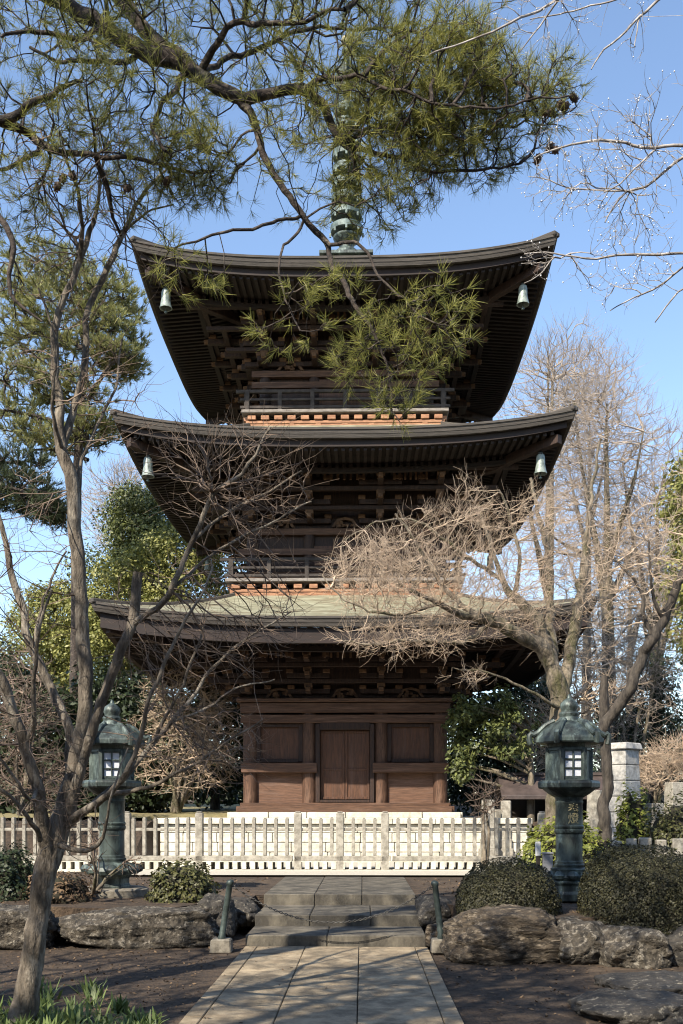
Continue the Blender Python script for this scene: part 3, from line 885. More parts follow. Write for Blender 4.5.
def kanji(par):
    for ch, z in (('奉', 1.20), ('燈', 1.075)):
        cu = bpy.data.curves.new('inscription', 'FONT'); cu.body = ch; cu.size = .15; cu.extrude = .003
        cu.align_x = 'CENTER'; cu.align_y = 'CENTER'; cu.offset = .0015; cu.resolution_u = 3
        to = bpy.data.objects.new('inscription_curve', cu); C.objects.link(to)
        dg = bpy.context.evaluated_depsgraph_get(); dg.update()
        me = bpy.data.meshes.new_from_object(to.evaluated_get(dg)); bpy.data.objects.remove(to)
        rr = .1755
        for v in me.vertices:
            x, y, dz = v.co; a = -PI / 2 + (x + .02) / rr
            v.co = ((rr + dz) * math.cos(a), (rr + dz) * math.sin(a), z + y)
        o = link('inscription', me, M['gold'], par)
lx, ly, _ = P(569, 811, 13.0)
lantern((lx, ly, .42), R(0), 'green bronze lantern with gold characters between the two round bushes', False)
lx, ly, _ = P(112, 811, 13.9)
lantern((lx, ly, .45), R(12), 'dark bronze lantern on a round stone foot behind the bare tree', True)

# ------------------------------------------------------------------ bollards and chain
def bollard(px0, py0, px1, py1, d, label):
    x0, y0, z0 = P(px0, py0, d); x1, y1, z1 = P(px1, py1, d - .03)
    t = thing('bollard', label, 'bollard', (x0, y0, 0), 0, 'bollards beside the steps')
    g = MB(); g.box(0, 0, .06, .25, .25, .16, taper=.9); g.build('foot', M['concrete'], t, bevel=.015)
    dx, dy, h = x1 - x0, y1 - y0, z1
    g = MB()
    n = 14; k = [(.046, .13), (.046, .16), (.037, .18), (.034, h - .06), (.042, h - .05), (.044, h - .02), (.03, h), (.006, h + .008)]
    for r, z in k: pass
    g.lathe([(r, z) for r, z in k], n)
    for i, v in enumerate(g.v):
        f = (v[2] - .13) / (h - .13); g.v[i] = (v[0] + dx * f, v[1] + dy * f, v[2])
    g.build('pole', M['steel'], t, True)
    g = MB(); s = 1 if x0 < 0 else -1
    q = [(dx * .9 + s * .03, dy, h - .075), (dx * .9 + s * .06, dy, h - .065), (dx * .9 + s * .065, dy, h - .09), (dx * .9 + s * .035, dy, h - .095)]
    g.tube([(a, b, c) for a, b, c in q], .007, 6); g.build('hook', M['iron'], t, True)
    return Vector((x0 + dx * .9 + s * .06, y0 + dy, h - .08))
A = bollard(221.5, 952, 230.5, 880, 11.45, 'leaning dark green bollard at the left end of the chain')
B = bollard(441.5, 952, 434.5, 881, 11.45, 'leaning grey green bollard at the right end of the chain')
g = MB(); sag = .40; N_ = 74
prev = None
pts = [A.lerp(B, i / N_) - Vector((0, 0, sag * (1 - (2 * i / N_ - 1) ** 2))) for i in range(N_ + 1)]
for i in range(N_):
    a, b2 = pts[i], pts[i + 1]; d = (b2 - a).normalized(); c = (a + b2) / 2
    sd = d.cross(Vector((0, 1, 0))).normalized() if i % 2 else Vector((0, 1, 0))
    L2, W2 = (b2 - a).length * .62, .010
    loop = [c + d * (L2 * math.cos(t)) + sd * (W2 * math.sin(t)) for t in np.linspace(0, 2 * PI, 9)]
    g.tube(loop, .0042, 4)
tag(g.build('chain', M['iron'], None, True), 'thin iron chain sagging across the steps between the two bollards', 'chain')
# ------------------------------------------------------------------ boulders
import bmesh
def boulder(px0, px1, ytop, ybot, d, depth, m, label, seed, z0=None, box=0.55, sub=5, tilt=0.0):
    xa, _, zb = P(px0, ybot, d); xb = P(px1, ytop, d)[0]; zt = P(px1, ytop, d + depth * .7)[2]
    if z0 is not None: zb = z0
    wx, hz = (xb - xa) / 2, (zt - zb) / 2
    bm = bmesh.new(); bmesh.ops.create_icosphere(bm, subdivisions=sub, radius=1)
    sv = Vector((seed * 7.3, seed * 3.1, seed * 1.7))
    # a few cleaving planes give rock facets
    rs = random.Random(seed); planes = []
    for i in range(9):
        n = Vector((rs.uniform(-1, 1), rs.uniform(-1, 1), rs.uniform(-.6, 1))).normalized()
        planes.append((n, rs.uniform(.86, 1.15)))
    for v in bm.verts:
        p = v.co.copy()
        nn_ = 6.5; q = p * (sum(abs(c) ** nn_ for c in p) ** (-1 / nn_))
        for n, k in planes:
            e = q.dot(n) - k
            if e > 0: q -= n * e * .85
        q *= 1 + .14 * noise.noise(q * 1.4 + sv) + .07 * noise.noise(q * 3.7 + sv) + .035 * noise.noise(q * 9 + sv) + .018 * noise.noise(q * 21 + sv)
        dd = noise.voronoi(Vector((q.x * wx, q.y * depth, q.z * hz * 1.6)) * 3.1 + sv)[0]
        q *= 1 - .075 * math.exp(-(dd[1] - dd[0]) / .035)
        v.co = (q.x * wx * 1.08, q.y * depth, q.z * hz)
    me = bpy.data.meshes.new('boulder'); bm.to_mesh(me); bm.free()
    o = link('boulder', me, m, None, True); o.location = ((xa + xb) / 2, d + depth * .75, (zb + zt) / 2 - .04); o.rotation_euler = (0, tilt, 0)
    return tag(o, label, 'boulder', 'boulders holding up the terrace')
boulder(47, 207, 905, 946, 11.85, .5, M['rock'], 'long flat grey boulder with white lichen left of the steps', 1)
boulder(-60, 46, 902, 948, 11.7, .5, M['rock'], 'grey boulder behind the foot of the big bare tree', 2)
boulder(-170, -55, 900, 948, 11.7, .5, M['rock'], 'grey boulder at the far left end of the terrace edge', 3)
boulder(196, 232, 893, 938, 12.4, .4, M['rockd'], 'dark boulder close behind the left bollard', 4)
boulder(228, 256, 896, 925, 12.9, .35, M['rockd'], 'small dark stone wedged against the left end of the steps', 5)
boulder(455, 563, 903, 966, 10.6, .55, M['rockb'], 'broad brown layered boulder under the smaller round bush', 6)
boulder(556, 614, 917, 970, 10.45, .5, M['rock'], 'squarish lichen covered boulder below the bronze lantern', 7)
boulder(607, 671, 923, 974, 10.25, .45, M['rock'], 'wedge shaped lichen spotted boulder under the large round bush', 8)
boulder(668, 760, 918, 974, 10.3, .5, M['rockd'], 'dark boulder cut off by the right edge of the photo', 9)
boulder(420, 452, 893, 925, 12.6, .35, M['rockd'], 'round grey stone against the right end of the steps', 10)
boulder(428, 466, 920, 956, 11.55, .3, M['rockb'], 'low brown stone behind the right bollard', 11)
boulder(616, 720, 970, 1006, 8.75, .55, M['rockd'], 'smooth dark slab of rock lying on the soil at right', 12)
boulder(596, 720, 990, 1050, 7.6, .5, M['rockd'], 'speckled dark boulder in the bottom right corner', 13, z0=-.12)
# ------------------------------------------------------------------ leaf litter and pebbles (stuff)
n = 5200
q = np.stack([rng.uniform(-6, 6, n), rng.uniform(6.3, 12.2, n), np.zeros(n)], 1)
q = q[(np.abs(q[:, 0] + .1) > 1.15) | (rng.random(n) < .13)]
q[:, 2] = [max(lowz(x, y), -.05) + .012 + (.02 if abs(x + .1) < 1.15 else 0) for x, y, _ in q]
V, Fq = leaves(q, .036, asp=.6, up=1.6)
tag(mesh_np('leaf_litter', V, Fq, M['litter']), 'scattered brown fallen leaves on the dark soil', 'leaf litter', kind='stuff')
n = 2500
q = np.stack([rng.uniform(-7, 7, n), rng.uniform(11.6, 17.6, n), np.zeros(n)], 1)
q = q[np.abs(q[:, 0]) > 1.25]; q = q[[y > edge_y(x) + .35 for x, y, _ in q]]
q[:, 2] = [terz(x, y) + .012 for x, y, _ in q]
V, Fq = leaves(q, .042, asp=.6, up=1.2)
tag(mesh_np('terrace_leaf_litter', V, Fq, M['litter']), 'brown fallen leaves lying along the planted terrace', 'leaf litter', kind='stuff')

# ------------------------------------------------------------------ bushes
def bush(px_, ytop, d, wpx, label, m, nl, size, base=None, dep=None, lump=.12, seed=1, asp=.55, name='round_bush'):
    x, y, zt = P(px_, ytop, d); rx = wpx / 2 * d / F; ry = dep or rx
    zb = terz(x, y) if base is None else base
    h = zt - zb
    t = thing(name, label, 'bush', (x, y, zb), 0)
    gg = np.random.default_rng(seed)
    dirs = nrm(gg.normal(size=(nl, 3))); dirs[:, 2] = np.abs(dirs[:, 2]) - .12
    dirs = nrm(dirs)
    def rad(d_): return np.array([1 + lump * noise.noise(Vector(q_) * 2.2 + Vector((seed, 0, 0))) + lump * .6 * noise.noise(Vector(q_) * 6 + Vector((seed, 2, 0))) for q_ in d_])
    e = np.stack([np.sign(dirs[:, 0]) * np.abs(dirs[:, 0]) ** .85 * rx, np.sign(dirs[:, 1]) * np.abs(dirs[:, 1]) ** .85 * ry, np.maximum(dirs[:, 2], -.1) ** 1 * h if False else np.sign(dirs[:, 2]) * np.abs(dirs[:, 2]) ** .8 * h], 1)
    rr = rad(dirs)[:, None] * (1 - .16 * gg.random((nl, 1)) ** 2)
    V, Fq = leaves(e * rr, size, gg, nb=dirs * 1.4, asp=asp, up=.1)
    mesh_np('foliage', V, Fq, m, t)
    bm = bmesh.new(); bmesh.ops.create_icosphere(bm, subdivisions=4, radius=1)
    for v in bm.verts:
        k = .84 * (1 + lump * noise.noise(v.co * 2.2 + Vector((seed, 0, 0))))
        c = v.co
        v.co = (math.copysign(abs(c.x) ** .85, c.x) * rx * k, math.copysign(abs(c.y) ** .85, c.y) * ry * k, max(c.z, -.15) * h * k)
    me = bpy.data.meshes.new('branches'); bm.to_mesh(me); bm.free(); link('shade_core', me, M['core'], t, True)  # solid dark hull standing in for the shade inside the bush
    return t
bush(508, 859, 11.75, 104, 'small round clipped azalea bush left of the green lantern', M['leafb'], 24000, .026, seed=2, lump=.06)
bush(643, 846, 11.35, 126, 'large round clipped azalea bush right of the green lantern', M['leafb'], 34000, .026, seed=5, dep=.8, lump=.06)
bush(720, 848, 12.2, 120, 'brown clipped bush cut by the right edge of the photo', M['leafb'], 9000, .036, seed=7)
bush(618, 842, 14.6, 80, 'low clipped bush behind the large round azalea', M['leafb'], 6000, .04, seed=17)
bush(181, 863, 13.2, 66, 'loose green bush beside the lantern stone foot, left of steps', M['leafg'], 2600, .055, seed=3, lump=.35, name='loose_bush')
bush(4, 846, 13.4, 64, 'dark bush at the left edge behind the bare tree', M['leafd'], 3000, .055, seed=4, lump=.3, name='loose_bush')
bush(60, 872, 13.0, 60, 'low brown bush between the bare tree and the dark lantern', M['litter'], 1500, .05, seed=14, lump=.4, name='loose_bush')
bush(566, 818, 15.8, 92, 'bright yellow green bush behind the green lantern', M['leafl'], 3800, .075, seed=8, lump=.25, name='leafy_bush')
bush(633, 792, 21.2, 34, 'glossy green bush in front of the white monument', M['leafl'], 1500, .10, seed=9, lump=.4, name='leafy_bush')
bush(676, 798, 20.5, 60, 'olive green bush above the low stone fence at right', M['leafg'], 3000, .07, seed=10, lump=.3, name='leafy_bush')

# lily-like plants at the bottom left
def blades(cx_, cy_, n, L, gg):
    a = gg.random(n) * 2 * PI; tilt = .25 + gg.random(n) * .75
    P0 = np.stack([cx_ + gg.normal(size=n) * .03, cy_ + gg.normal(size=n) * .03, np.full(n, lowz(cx_, cy_))], 1)
    d = np.stack([np.cos(a) * np.sin(tilt), np.sin(a) * np.sin(tilt), np.cos(tilt)], 1)
    l = L * (.6 + .5 * gg.random((n, 1))); s = np.stack([-np.sin(a), np.cos(a), np.zeros(n)], 1) * .012
    m1 = P0 + d * l * .55; m2 = P0 + d * l * .95 + np.array([0, 0, -1]) * l * .18 * tilt[:, None]
    V = np.stack([P0 - s, P0 + s, m1 + s, m1 - s, m2 + s * .15, m2 - s * .15], 1).reshape(-1, 3)
    b = np.arange(n)[:, None] * 6
    return V, np.concatenate([b + np.array([[0, 1, 2, 3]]), b + np.array([[3, 2, 4, 5]])])
gg = np.random.default_rng(5); parts = []
for i in range(150):
    px_, py_ = gg.uniform(-20, 152), gg.uniform(990, 1075)
    if py_ < 1002 + (18 if px_ > 120 else 0) and gg.random() < .7: continue
    d = EYE / (py_ - HZ) * F; x = (px_ - CX) / F * d
    parts.append(blades(x, d, 16, .2, gg))
V, Fs = join(parts)
tag(mesh_np('ground_cover', V, Fs, M['blade']), 'clump of strappy green leaves at the foot of the bare tree', 'ground cover', kind='stuff')

# ------------------------------------------------------------------ shed, monuments, gravestones, little sign
x, y, _ = P(551, 800, 24); zb = terz(x, y)
t = thing('shed', 'small open shed with a dark brown roof behind the green lantern', 'shed', (x, y, zb), R(-2))
zr = P(0, 775, 24)[2] - zb
g = MB(); hw = 1.28
g.prism([(-.1, zr), (-.85, zr - .50), (-.85, zr - .60), (-.1, zr - .1), (.9, zr - .62), (.9, zr - .52)], -hw, hw)
for i, v in enumerate(g.v): g.v[i] = (v[1], v[0], v[2])
g.build('roof', M['shedroof'], t, bevel=.01)
g = MB(); g.box(0, -.1, zr + .02, 2 * hw + .04, .16, .07); g.build('ridge', M['shedroof'], t)
for sx in (-1, 1):
    for sy in (-.7, .7):
        g = MB(); g.box(sx * 1.1, sy, (zr - .5) / 2, .1, .1, zr - .5); g.build('post', M['dark'], t)
g = MB(); g.box(0, .75, (zr - .55) / 2, 2.2, .05, zr - .55); g.build('back_wall', M['dark'], t)
for sx in (-1, 1):
    g = MB(); g.box(sx * 1.13, .1, (zr - .6) / 2, .05, 1.2, zr - .6); g.build('side_wall', M['dark'], t)

x, y, _ = P(622, 800, 22.3); zb = terz(x, y)
t = thing('monument', 'tall tapering pale granite monument with a flat cap behind the dark trunk', 'monument', (x, y, zb), R(40))
zt = P(0, 743, 22.3)[2] - zb
g = MB(); g.box(0, 0, .15, .86, .86, .3); g.build('base', M['monument'], t, bevel=.02)
g = MB()
for i in range(5):
    hh = (zt - .45) / 5; wd = .64 - .115 * i / 5; g.box(0, 0, .3 + hh * (i + .5), wd, wd, hh - .006, taper=1 - .023 / wd)
g.build('shaft', M['monument'], t, bevel=.02)
g = MB(); g.box(0, 0, zt - .08, .66, .66, .15, taper=.9); g.build('cap', M['monument'], t, bevel=.02)
def grave(px_, ytop, d, w, label, rz=.3):
    x, y, zt = P(px_, ytop, d); zb = terz(x, y) - .02; h = zt - zb
    t = thing('gravestone', label, 'gravestone', (x, y, zb), rz, 'gravestones around the precinct')
    g = MB(); g.box(0, 0, h * .12, w * 1.4, w * 1.4, h * .24); g.build('base', M['fence'], t, bevel=.015)
    g = MB(); g.box(0, 0, h * .31, w * 1.15, w * 1.15, h * .15); g.build('plinth', M['fence'], t, bevel=.015)
    g = MB(); g.box(0, 0, h * .68, w, w, h * .62, taper=.95); g.build('stone', M['fence'], t, bevel=.02)
grave(674, 782, 24, .34, 'square pale gravestone right of the white monument')
grave(655, 803, 23, .30, 'low pale gravestone left of the square gravestone', .6)
grave(488, 799, 22.5, .26, 'thin upright gravestone left of the shed roof', .1)
grave(506, 800, 22.8, .24, 'narrow gravestone under the left end of the shed roof', -.2)
grave(497, 809, 23.2, .22, 'short stubby gravestone between the two thin ones', .4)
grave(602, 790, 22.5, .5, 'broad pale gravestone between the lantern and the dark trunk', .5)
x0, y0, _ = P(600, 840, 19.6); x1, _, _ = P(720, 840, 19.6)
t = thing('low_stone_fence', 'low broken grey stone fence at right below the white monument', 'fence', (x0, 19.6, terz(x0, 19.6)), R(-4))
Wd = x1 - x0
for i in range(12):
    h = random.uniform(.30, .46); 
    g = MB(); g.box(.1 + i * Wd / 12, 0, h / 2, .13, .15, h); g.box(.1 + i * Wd / 12, 0, h + .01, .11, .13, .02); g.build('post', M['fence'], t, bevel=.01)
for z in (.10, .28):
    g = MB(); g.box(Wd / 2, .0, z, Wd, .1, .1); g.build('rail', M['fence'], t, bevel=.01)
g = MB()
for i in range(8): g.box(.15 + i * Wd / 8 + random.uniform(-.05, .05), .5, .38, random.uniform(.18, .27), .2, random.uniform(.3, .55))
g.build('backing_stone', M['fence'], t, bevel=.02)
x, y, zt = P(538, 841, 13.9); zb = terz(x, y)
t = thing('marker_post', 'thin black post with a white top left of the green lantern', 'post', (x, y, zb))
g = MB(); g.box(0, 0, (zt - zb) / 2 - .1, .05, .05, zt - zb - .2); g.build('pole', M['dark'], t)
g = MB(); g.box(0, 0, zt - zb - .11, .07, .06, .2); g.build('cap', M['white'], t, bevel=.008)
x, y, zt = P(547.5, 854, 13.9); zb = terz(x, y)
t = thing('utility_box', 'small grey metal box standing between the white topped post and the lantern', 'box', (x, y, zb))
g = MB(); g.box(0, 0, (zt - zb) / 2, .13, .1, zt - zb); g.build('case', M['grey'], t, bevel=.008)
g = MB(); g.box(0, 0, zt - zb + .01, .15, .12, .025); g.build('lid', M['grey'], t, bevel=.006)

# ------------------------------------------------------------------ trees
def PL(d, *pts):
    """limb through pixels: (px, py, width_px[, extra depth])"""
    out = []
    for q in pts:
        dd = d + (q[3] if len(q) > 3 else 0)
        out.append((*P(q[0], q[1], dd), q[2] / 2 * dd / F))
    return out
def E(px_, py_, d, rx, ry, rd, w=None):
    x, y, z = P(px_, py_, d)
    e = [x, y, z, rx * d / F, rd, ry * d / F]
    return tuple(e + ([w] if w else []))
def woody(name, label, limbs, ells, n, bark, twigm, seed, bf=.35, rt=.004, tips=3, tl=.18, tipr=.0025, spread=.9, up=.2, group=None, sides=9, step=.12, cat='tree', shell=0, rmax=.05, extra=None, allnodes=True, kink=0.0):
    gg = np.random.default_rng(seed)
    t = thing(name, label, cat, (0, 0, 0), 0, group)
    o, nodes = limbs_mesh('trunk', limbs, bark, t, sides, step, kink=kink)
    X = None
    if n:
        pts = cloud(ells, n, gg, shell)
        pts = pts[pts[:, 2] > .6]
        X, par, nd, N0 = mst(nodes, pts, bf)
        V, Fs, ends = twigs(X, par, nd, N0, rt=rt, tips=tips, tl=tl, tipr=tipr, spread=spread, up=up, g=gg, rmax=rmax, allnodes=allnodes)
        mesh_np('crown', V, Fs, twigm, t)
    return t, (X, par, nd, N0) if n else None, ends if n else None

# 1. bare tree in the left foreground
D = 7.3
L1 = [PL(D, (10, 1085, 56), (20, 1035, 43), (31, 965, 31), (41, 900, 29), (51, 852, 35), (62, 815, 30), (75, 770, 23), (84, 708, 20), (83, 640, 19), (77, 560, 19), (72, 492, 18), (63, 450, 16), (58, 425, 15), (58, 395, 12), (55, 340, 11), (62, 305, 9), (72, 281, 8.5), (82, 255, 8), (90, 232, 7), (97, 205, 5), (101, 175, 4), (108, 140, 3)),
      PL(D, (62, 448, 13), (74, 404, 9, .1), (86, 355, 9, .2), (88, 314, 8, .3), (100, 286, 8, .35), (112, 262, 8, .4), (122, 236, 7, .5), (133, 211, 6, .5), (146, 190, 5, .6), (166, 170, 3, .6)),
      PL(D, (81, 262, 7), (82, 237, 6, -.1), (81, 213, 5, -.2), (75, 188, 4, -.3), (67, 165, 3, -.4), (60, 130, 2, -.4)),
      PL(D, (80, 256, 5), (72, 236, 4, .2), (56, 218, 3, .4), (42, 200, 2.4, .5)),
      PL(D, (125, 232, 4), (136, 222, 3), (152, 210, 2.5, .1), (172, 205, 2, .2)),
      PL(D, (75, 490, 7), (80, 468, 6, .1), (92, 435, 5, .2), (104, 410, 4, .3), (118, 380, 3, .3), (121, 340, 2.2, .4)),
      PL(D, (64, 452, 6), (55, 420, 5, -.2), (52, 380, 4, -.3), (54, 340, 3, -.3), (40, 290, 2.5, -.4)),
      PL(D, (50, 870, 26), (44, 830, 20, -.1), (34, 775, 16, -.25), (20, 733, 15, -.3), (2, 683, 14, -.4), (-25, 640, 11, -.5), (-60, 560, 8, -.6)),
      PL(D, (72, 785, 16), (70, 740, 14, .1), (62, 712, 13, .15), (44, 672, 12, .2), (30, 645, 11, .2), (22, 605, 10, .25), (11, 571, 9, .3), (4, 535, 7, .3), (-6, 500, 6, .3), (-12, 430, 4, .3)),
      PL(D, (28, 745, 9, -.25), (34, 722, 8, -.4), (33, 690, 6, -.5), (36, 655, 5, -.6), (42, 620, 4, -.7), (52, 590, 3, -.7)),
      PL(D, (33, 650, 5, .2), (40, 615, 4, .3), (52, 580, 3.2, .4), (66, 552, 2.4, .5)),
      PL(D, (60, 835, 20), (78, 785, 14, -.1), (90, 740, 14, -.2), (105, 690, 14, -.25), (119, 655, 14, -.3), (131, 628, 14, -.3), (135, 600, 14, -.3), (137, 572, 13.5, -.3)),
      PL(D, (132, 625, 9, -.3), (150, 612, 8, -.35), (168, 593, 8, -.4), (180, 570, 7.5, -.4), (191, 545, 7, -.4), (202, 515, 7, -.45), (212, 492, 6.5, -.5), (226, 484, 6, -.5), (242, 474, 5, -.55), (256, 455, 4.2, -.6), (272, 430, 3.2, -.6)),
      PL(D, (212, 492, 4.5, -.5), (208, 478, 4, -.5), (206, 462, 3, -.5), (198, 445, 2.4, -.5)),
      PL(D, (193, 540, 5, -.4), (215, 522, 4, -.2), (240, 505, 3.4, 0), (270, 490, 3, .1), (302, 470, 2.2, .2)),
      PL(D, (172, 588, 5, -.4), (205, 560, 4, -.3), (245, 535, 3.4, -.2), (285, 515, 2.6, -.1), (312, 500, 2, 0)),
      PL(D, (66, 826, 14), (88, 808, 11, -.2), (112, 792, 9, -.4), (130, 765, 7, -.5), (141, 735, 6, -.55), (148, 703, 5.5, -.6), (160, 670, 5, -.6), (178, 638, 4.4, -.65), (200, 600, 3.4, -.7), (215, 565, 2.4, -.7)),
      PL(D, (66, 826, 13), (100, 800, 10, .2), (125, 778, 8, .3), (150, 745, 7, .4), (172, 722, 6, .5), (196, 692, 5, .6), (220, 660, 4, .6), (250, 636, 3, .7), (290, 612, 2, .8)),
      PL(D, (105, 797, 7, .2), (140, 790, 6, .1), (170, 778, 5, 0), (195, 765, 4, -.1), (225, 745, 3, -.2), (262, 720, 2, -.3)),
      PL(D, (150, 745, 5, .4), (175, 700, 4, .3), (192, 660, 3.4, .3), (205, 625, 2.6, .3)),
      PL(D, (172, 722, 4, .5), (200, 712, 3.4, .6), (235, 690, 2.6, .7), (275, 680, 2, .8)),
      PL(D, (60, 845, 9, -.2), (78, 850, 7, -.4), (98, 845, 6, -.5), (108, 820, 4, -.6), (112, 790, 3, -.7), (128, 750, 2.2, -.7)),
      PL(D, (40, 840, 8, -.2), (28, 815, 6, -.4), (8, 795, 5, -.5), (-20, 780, 4, -.6)),
      PL(D, (36, 790, 6, -.3), (30, 800, 5, -.5), (10, 775, 4, -.6), (-10, 740, 3, -.7))]
ew = [E(80, 200, D, 75, 70, .7, 1.6), E(140, 230, D + .4, 40, 60, .5, .5), E(60, 330, D, 50, 90, .6, .8), E(110, 400, D, 40, 60, .5, .5),
      E(250, 480, D - .4, 62, 50, .6, 1.5), E(190, 470, D - .4, 40, 50, .5, .5), E(240, 600, D, 70, 80, .8, 1.8), E(170, 640, D, 60, 80, .8, 1.5),
      E(200, 740, D, 70, 50, .8, 1.3), E(20, 560, D, 50, 110, .7, 1.2), E(20, 740, D - .3, 55, 60, .6, 1.2), E(60, 830, D - .4, 50, 40, .4, .4)]
woody('bare_maple', 'big grey bare branching tree in the left foreground', [[(x, y, z, r * .74) for x, y, z, r in l] for l in L1], ew, 1250, M['bark'], M['twigg'], 11, bf=.7, rt=.0026, tips=2, tl=.2, tipr=.0014, spread=.8, up=.25, sides=12, step=.06, kink=.022)

# 2. beige twigged tree right of the pagoda
D = 16.8
L2 = [PL(D, (552, 880, 34), (556, 800, 27), (558, 740, 25), (560, 690, 24), (552, 668, 21), (543, 648, 21), (526, 638, 19, -.2), (508, 629, 17, -.3), (490, 621, 16, -.4), (476, 616, 14, -.5), (463, 615, 10, -.6), (440, 604, 7, -.8), (410, 590, 5, -1)),
      PL(D, (560, 700, 26), (551, 660, 20, .3), (543, 635, 17, .4), (531, 612, 15, .5), (515, 597, 12, .6), (503, 580, 8, .7), (492, 550, 5, .8), (478, 505, 3, .8)),
      PL(D, (562, 700, 22), (568, 665, 17, .2), (575, 630, 16, .4), (579, 598, 14, .5), (583, 565, 11, .6), (588, 530, 8, .7), (592, 490, 5, .8), (600, 440, 3, .9)),
      PL(D, (556, 690, 14), (552, 650, 12, .6), (550, 600, 11, .9), (548, 560, 9, 1), (540, 520, 6, 1), (530, 480, 4, 1)),
      PL(D, (478, 617, 9, -.5), (455, 600, 7, -.3), (432, 570, 5, -.3), (415, 540, 4, -.3), (395, 515, 2.6, -.3)),
      PL(D, (490, 621, 8, -.4), (470, 640, 6, -.5), (440, 642, 5, -.7), (405, 640, 4, -.9), (370, 645, 3, -1), (345, 640, 2, -1)),
      PL(D, (440, 604, 5, -.8), (405, 615, 4, -1), (370, 612, 3, -1.2), (345, 600, 2.4, -1.2), (322, 575, 1.6, -1.2)),
      PL(D, (503, 580, 6, .7), (470, 560, 5, .5), (440, 535, 4, .3), (410, 520, 3, .2), (370, 525, 2, 0), (340, 545, 1.6, 0)),
      PL(D, (563, 712, 7), (548, 702, 5, -.3), (530, 690, 4, -.5), (505, 678, 3, -.6), (478, 671, 2.4, -.7), (452, 668, 1.4, -.7)),
      PL(D, (515, 597, 7, .6), (520, 560, 5, .4), (510, 520, 4, .3), (500, 490, 2.4, .3))]
ew = [E(400, 590, D - .7, 70, 45, 1.3, 2.2), E(365, 575, D - .8, 45, 42, 1.0, 1.3), E(445, 565, D - .2, 85, 55, 1.5, 3), E(520, 560, D + .4, 60, 70, 1.6, 3.0), E(480, 610, D - .3, 75, 32, 1.2, 1.6), E(400, 640, D - 1, 75, 16, .8, .9), E(575, 580, D + .6, 60, 100, 1.6, 2.4), E(470, 505, D, 20, 28, .6, .3), E(470, 675, D - .6, 30, 6, .4, .15)]
woody('twiggy_maple', 'bare tree with dense beige twigs spreading in front of the pagoda', [[(x, y, z, r * .76) for x, y, z, r in l] for l in L2], ew, 2300, M['barkt'], M['twigt'], 12, bf=.6, rt=.0029, tips=4, tl=.26, tipr=.0022, spread=.8, up=.3, sides=12, step=.12, kink=.05)

# 3. dark trunk with one long limb behind the green lantern
D = 15.6
L3 = [PL(D, (603, 872, 24), (604, 835, 17), (606, 790, 13), (606, 740, 13), (604, 700, 11), (606, 676, 9)),
      PL(D, (600, 742, 13), (607, 722, 14, -.1), (620, 704, 14, -.2), (632, 682, 13, -.3), (640, 662, 13, -.3), (652, 640, 12, -.4), (664, 618, 11, -.4), (676, 590, 10, -.5), (690, 560, 9, -.5), (705, 520, 7, -.6)),
      PL(D, (652, 640, 6, -.4), (645, 615, 5, -.4), (642, 590, 4, -.3), (630, 575, 3, -.3), (612, 560, 2, -.2)),
      PL(D, (664, 618, 5, -.4), (655, 600, 4, -.5), (650, 570, 3, -.6), (648, 540, 2, -.6))]
ew = [E(640, 570, D - .3, 50, 60, .9, 1), E(690, 520, D - .4, 60, 70, 1, 1)]
woody('dark_limbed_tree', 'dark trunk behind the green lantern with one limb curving up right', [[(x, y, z, r * .85) for x, y, z, r in l] for l in L3], ew, 260, M['barkd'], M['twigt'], 13, bf=.4, rt=.004, tips=3, tl=.25, tipr=.003, sides=12, kink=.05, step=.08)

# 4. tall bare trees behind, right
def tall(label, bx, base, D, trunkw, fork, ells, n, seed, twm='twigr', tl=.6, tipr=.005, rt=.007, lean=0, bk='barkt', nfork=6, tips=3):
    rr = random.Random(seed)
    top = min(e[1] for e in ells)
    L = [PL(D, (bx, base, trunkw * 1.3), (bx + lean * .3, (base + fork) / 2, trunkw), (bx + lean * .6, fork, trunkw * .8), (bx + lean, (fork + top) / 2, trunkw * .45), (bx + lean * 1.2, top, trunkw * .15))]
    for i in range(nfork):
        e = ells[i % len(ells)]
        sx = e[0] + rr.uniform(-.7, .7) * e[2]; sy = e[1] + rr.uniform(-.6, .6) * e[3]; dz = rr.uniform(-.7, .7) * e[4]
        fy = fork + rr.uniform(-.1, .35) * (top - fork)
        fxp = bx + lean * .65
        L.append(PL(D, (fxp, fy, trunkw * .5), (fxp * .65 + sx * .35, fy * .7 + sy * .3, trunkw * .4, dz * .4), (fxp * .25 + sx * .75, fy * .35 + sy * .65, trunkw * .22, dz * .8), (sx, sy, trunkw * .08, dz)))
    ew = [E(e[0], e[1], D, e[2], e[3], e[4], e[5]) for e in ells]
    return woody('bare_tree', label, L, ew, int(n * .9), M[bk], M[twm], seed, bf=.55, rt=rt, tips=tips, tl=tl, tipr=tipr, spread=.75, up=.45, sides=8, step=.4, group='tall bare trees behind the pagoda', rmax=.09)
tall('tall pale bare tree rising just behind the right roof corners', 543, 800, 38, 13, 620, [(545, 430, 55, 85, 2.6, 2), (565, 380, 45, 55, 2.2, 1.3), (530, 520, 45, 60, 2, 1)], 1500, 21, lean=8)
tall('tall pale bare tree in the middle of the bare group right of the pagoda', 610, 790, 34, 16, 640, [(605, 470, 60, 90, 2.6, 2), (620, 560, 60, 60, 2.4, 1.4), (585, 420, 40, 50, 2, .7)], 1700, 22, lean=-3)
tall('pinkish bare tree standing beside the right edge, behind the dark limb', 655, 800, 36, 14, 660, [(655, 500, 50, 85, 2.6, 2), (640, 590, 60, 60, 2.4, 1.2), (690, 560, 40, 60, 2, .8)], 1600, 23, lean=2)
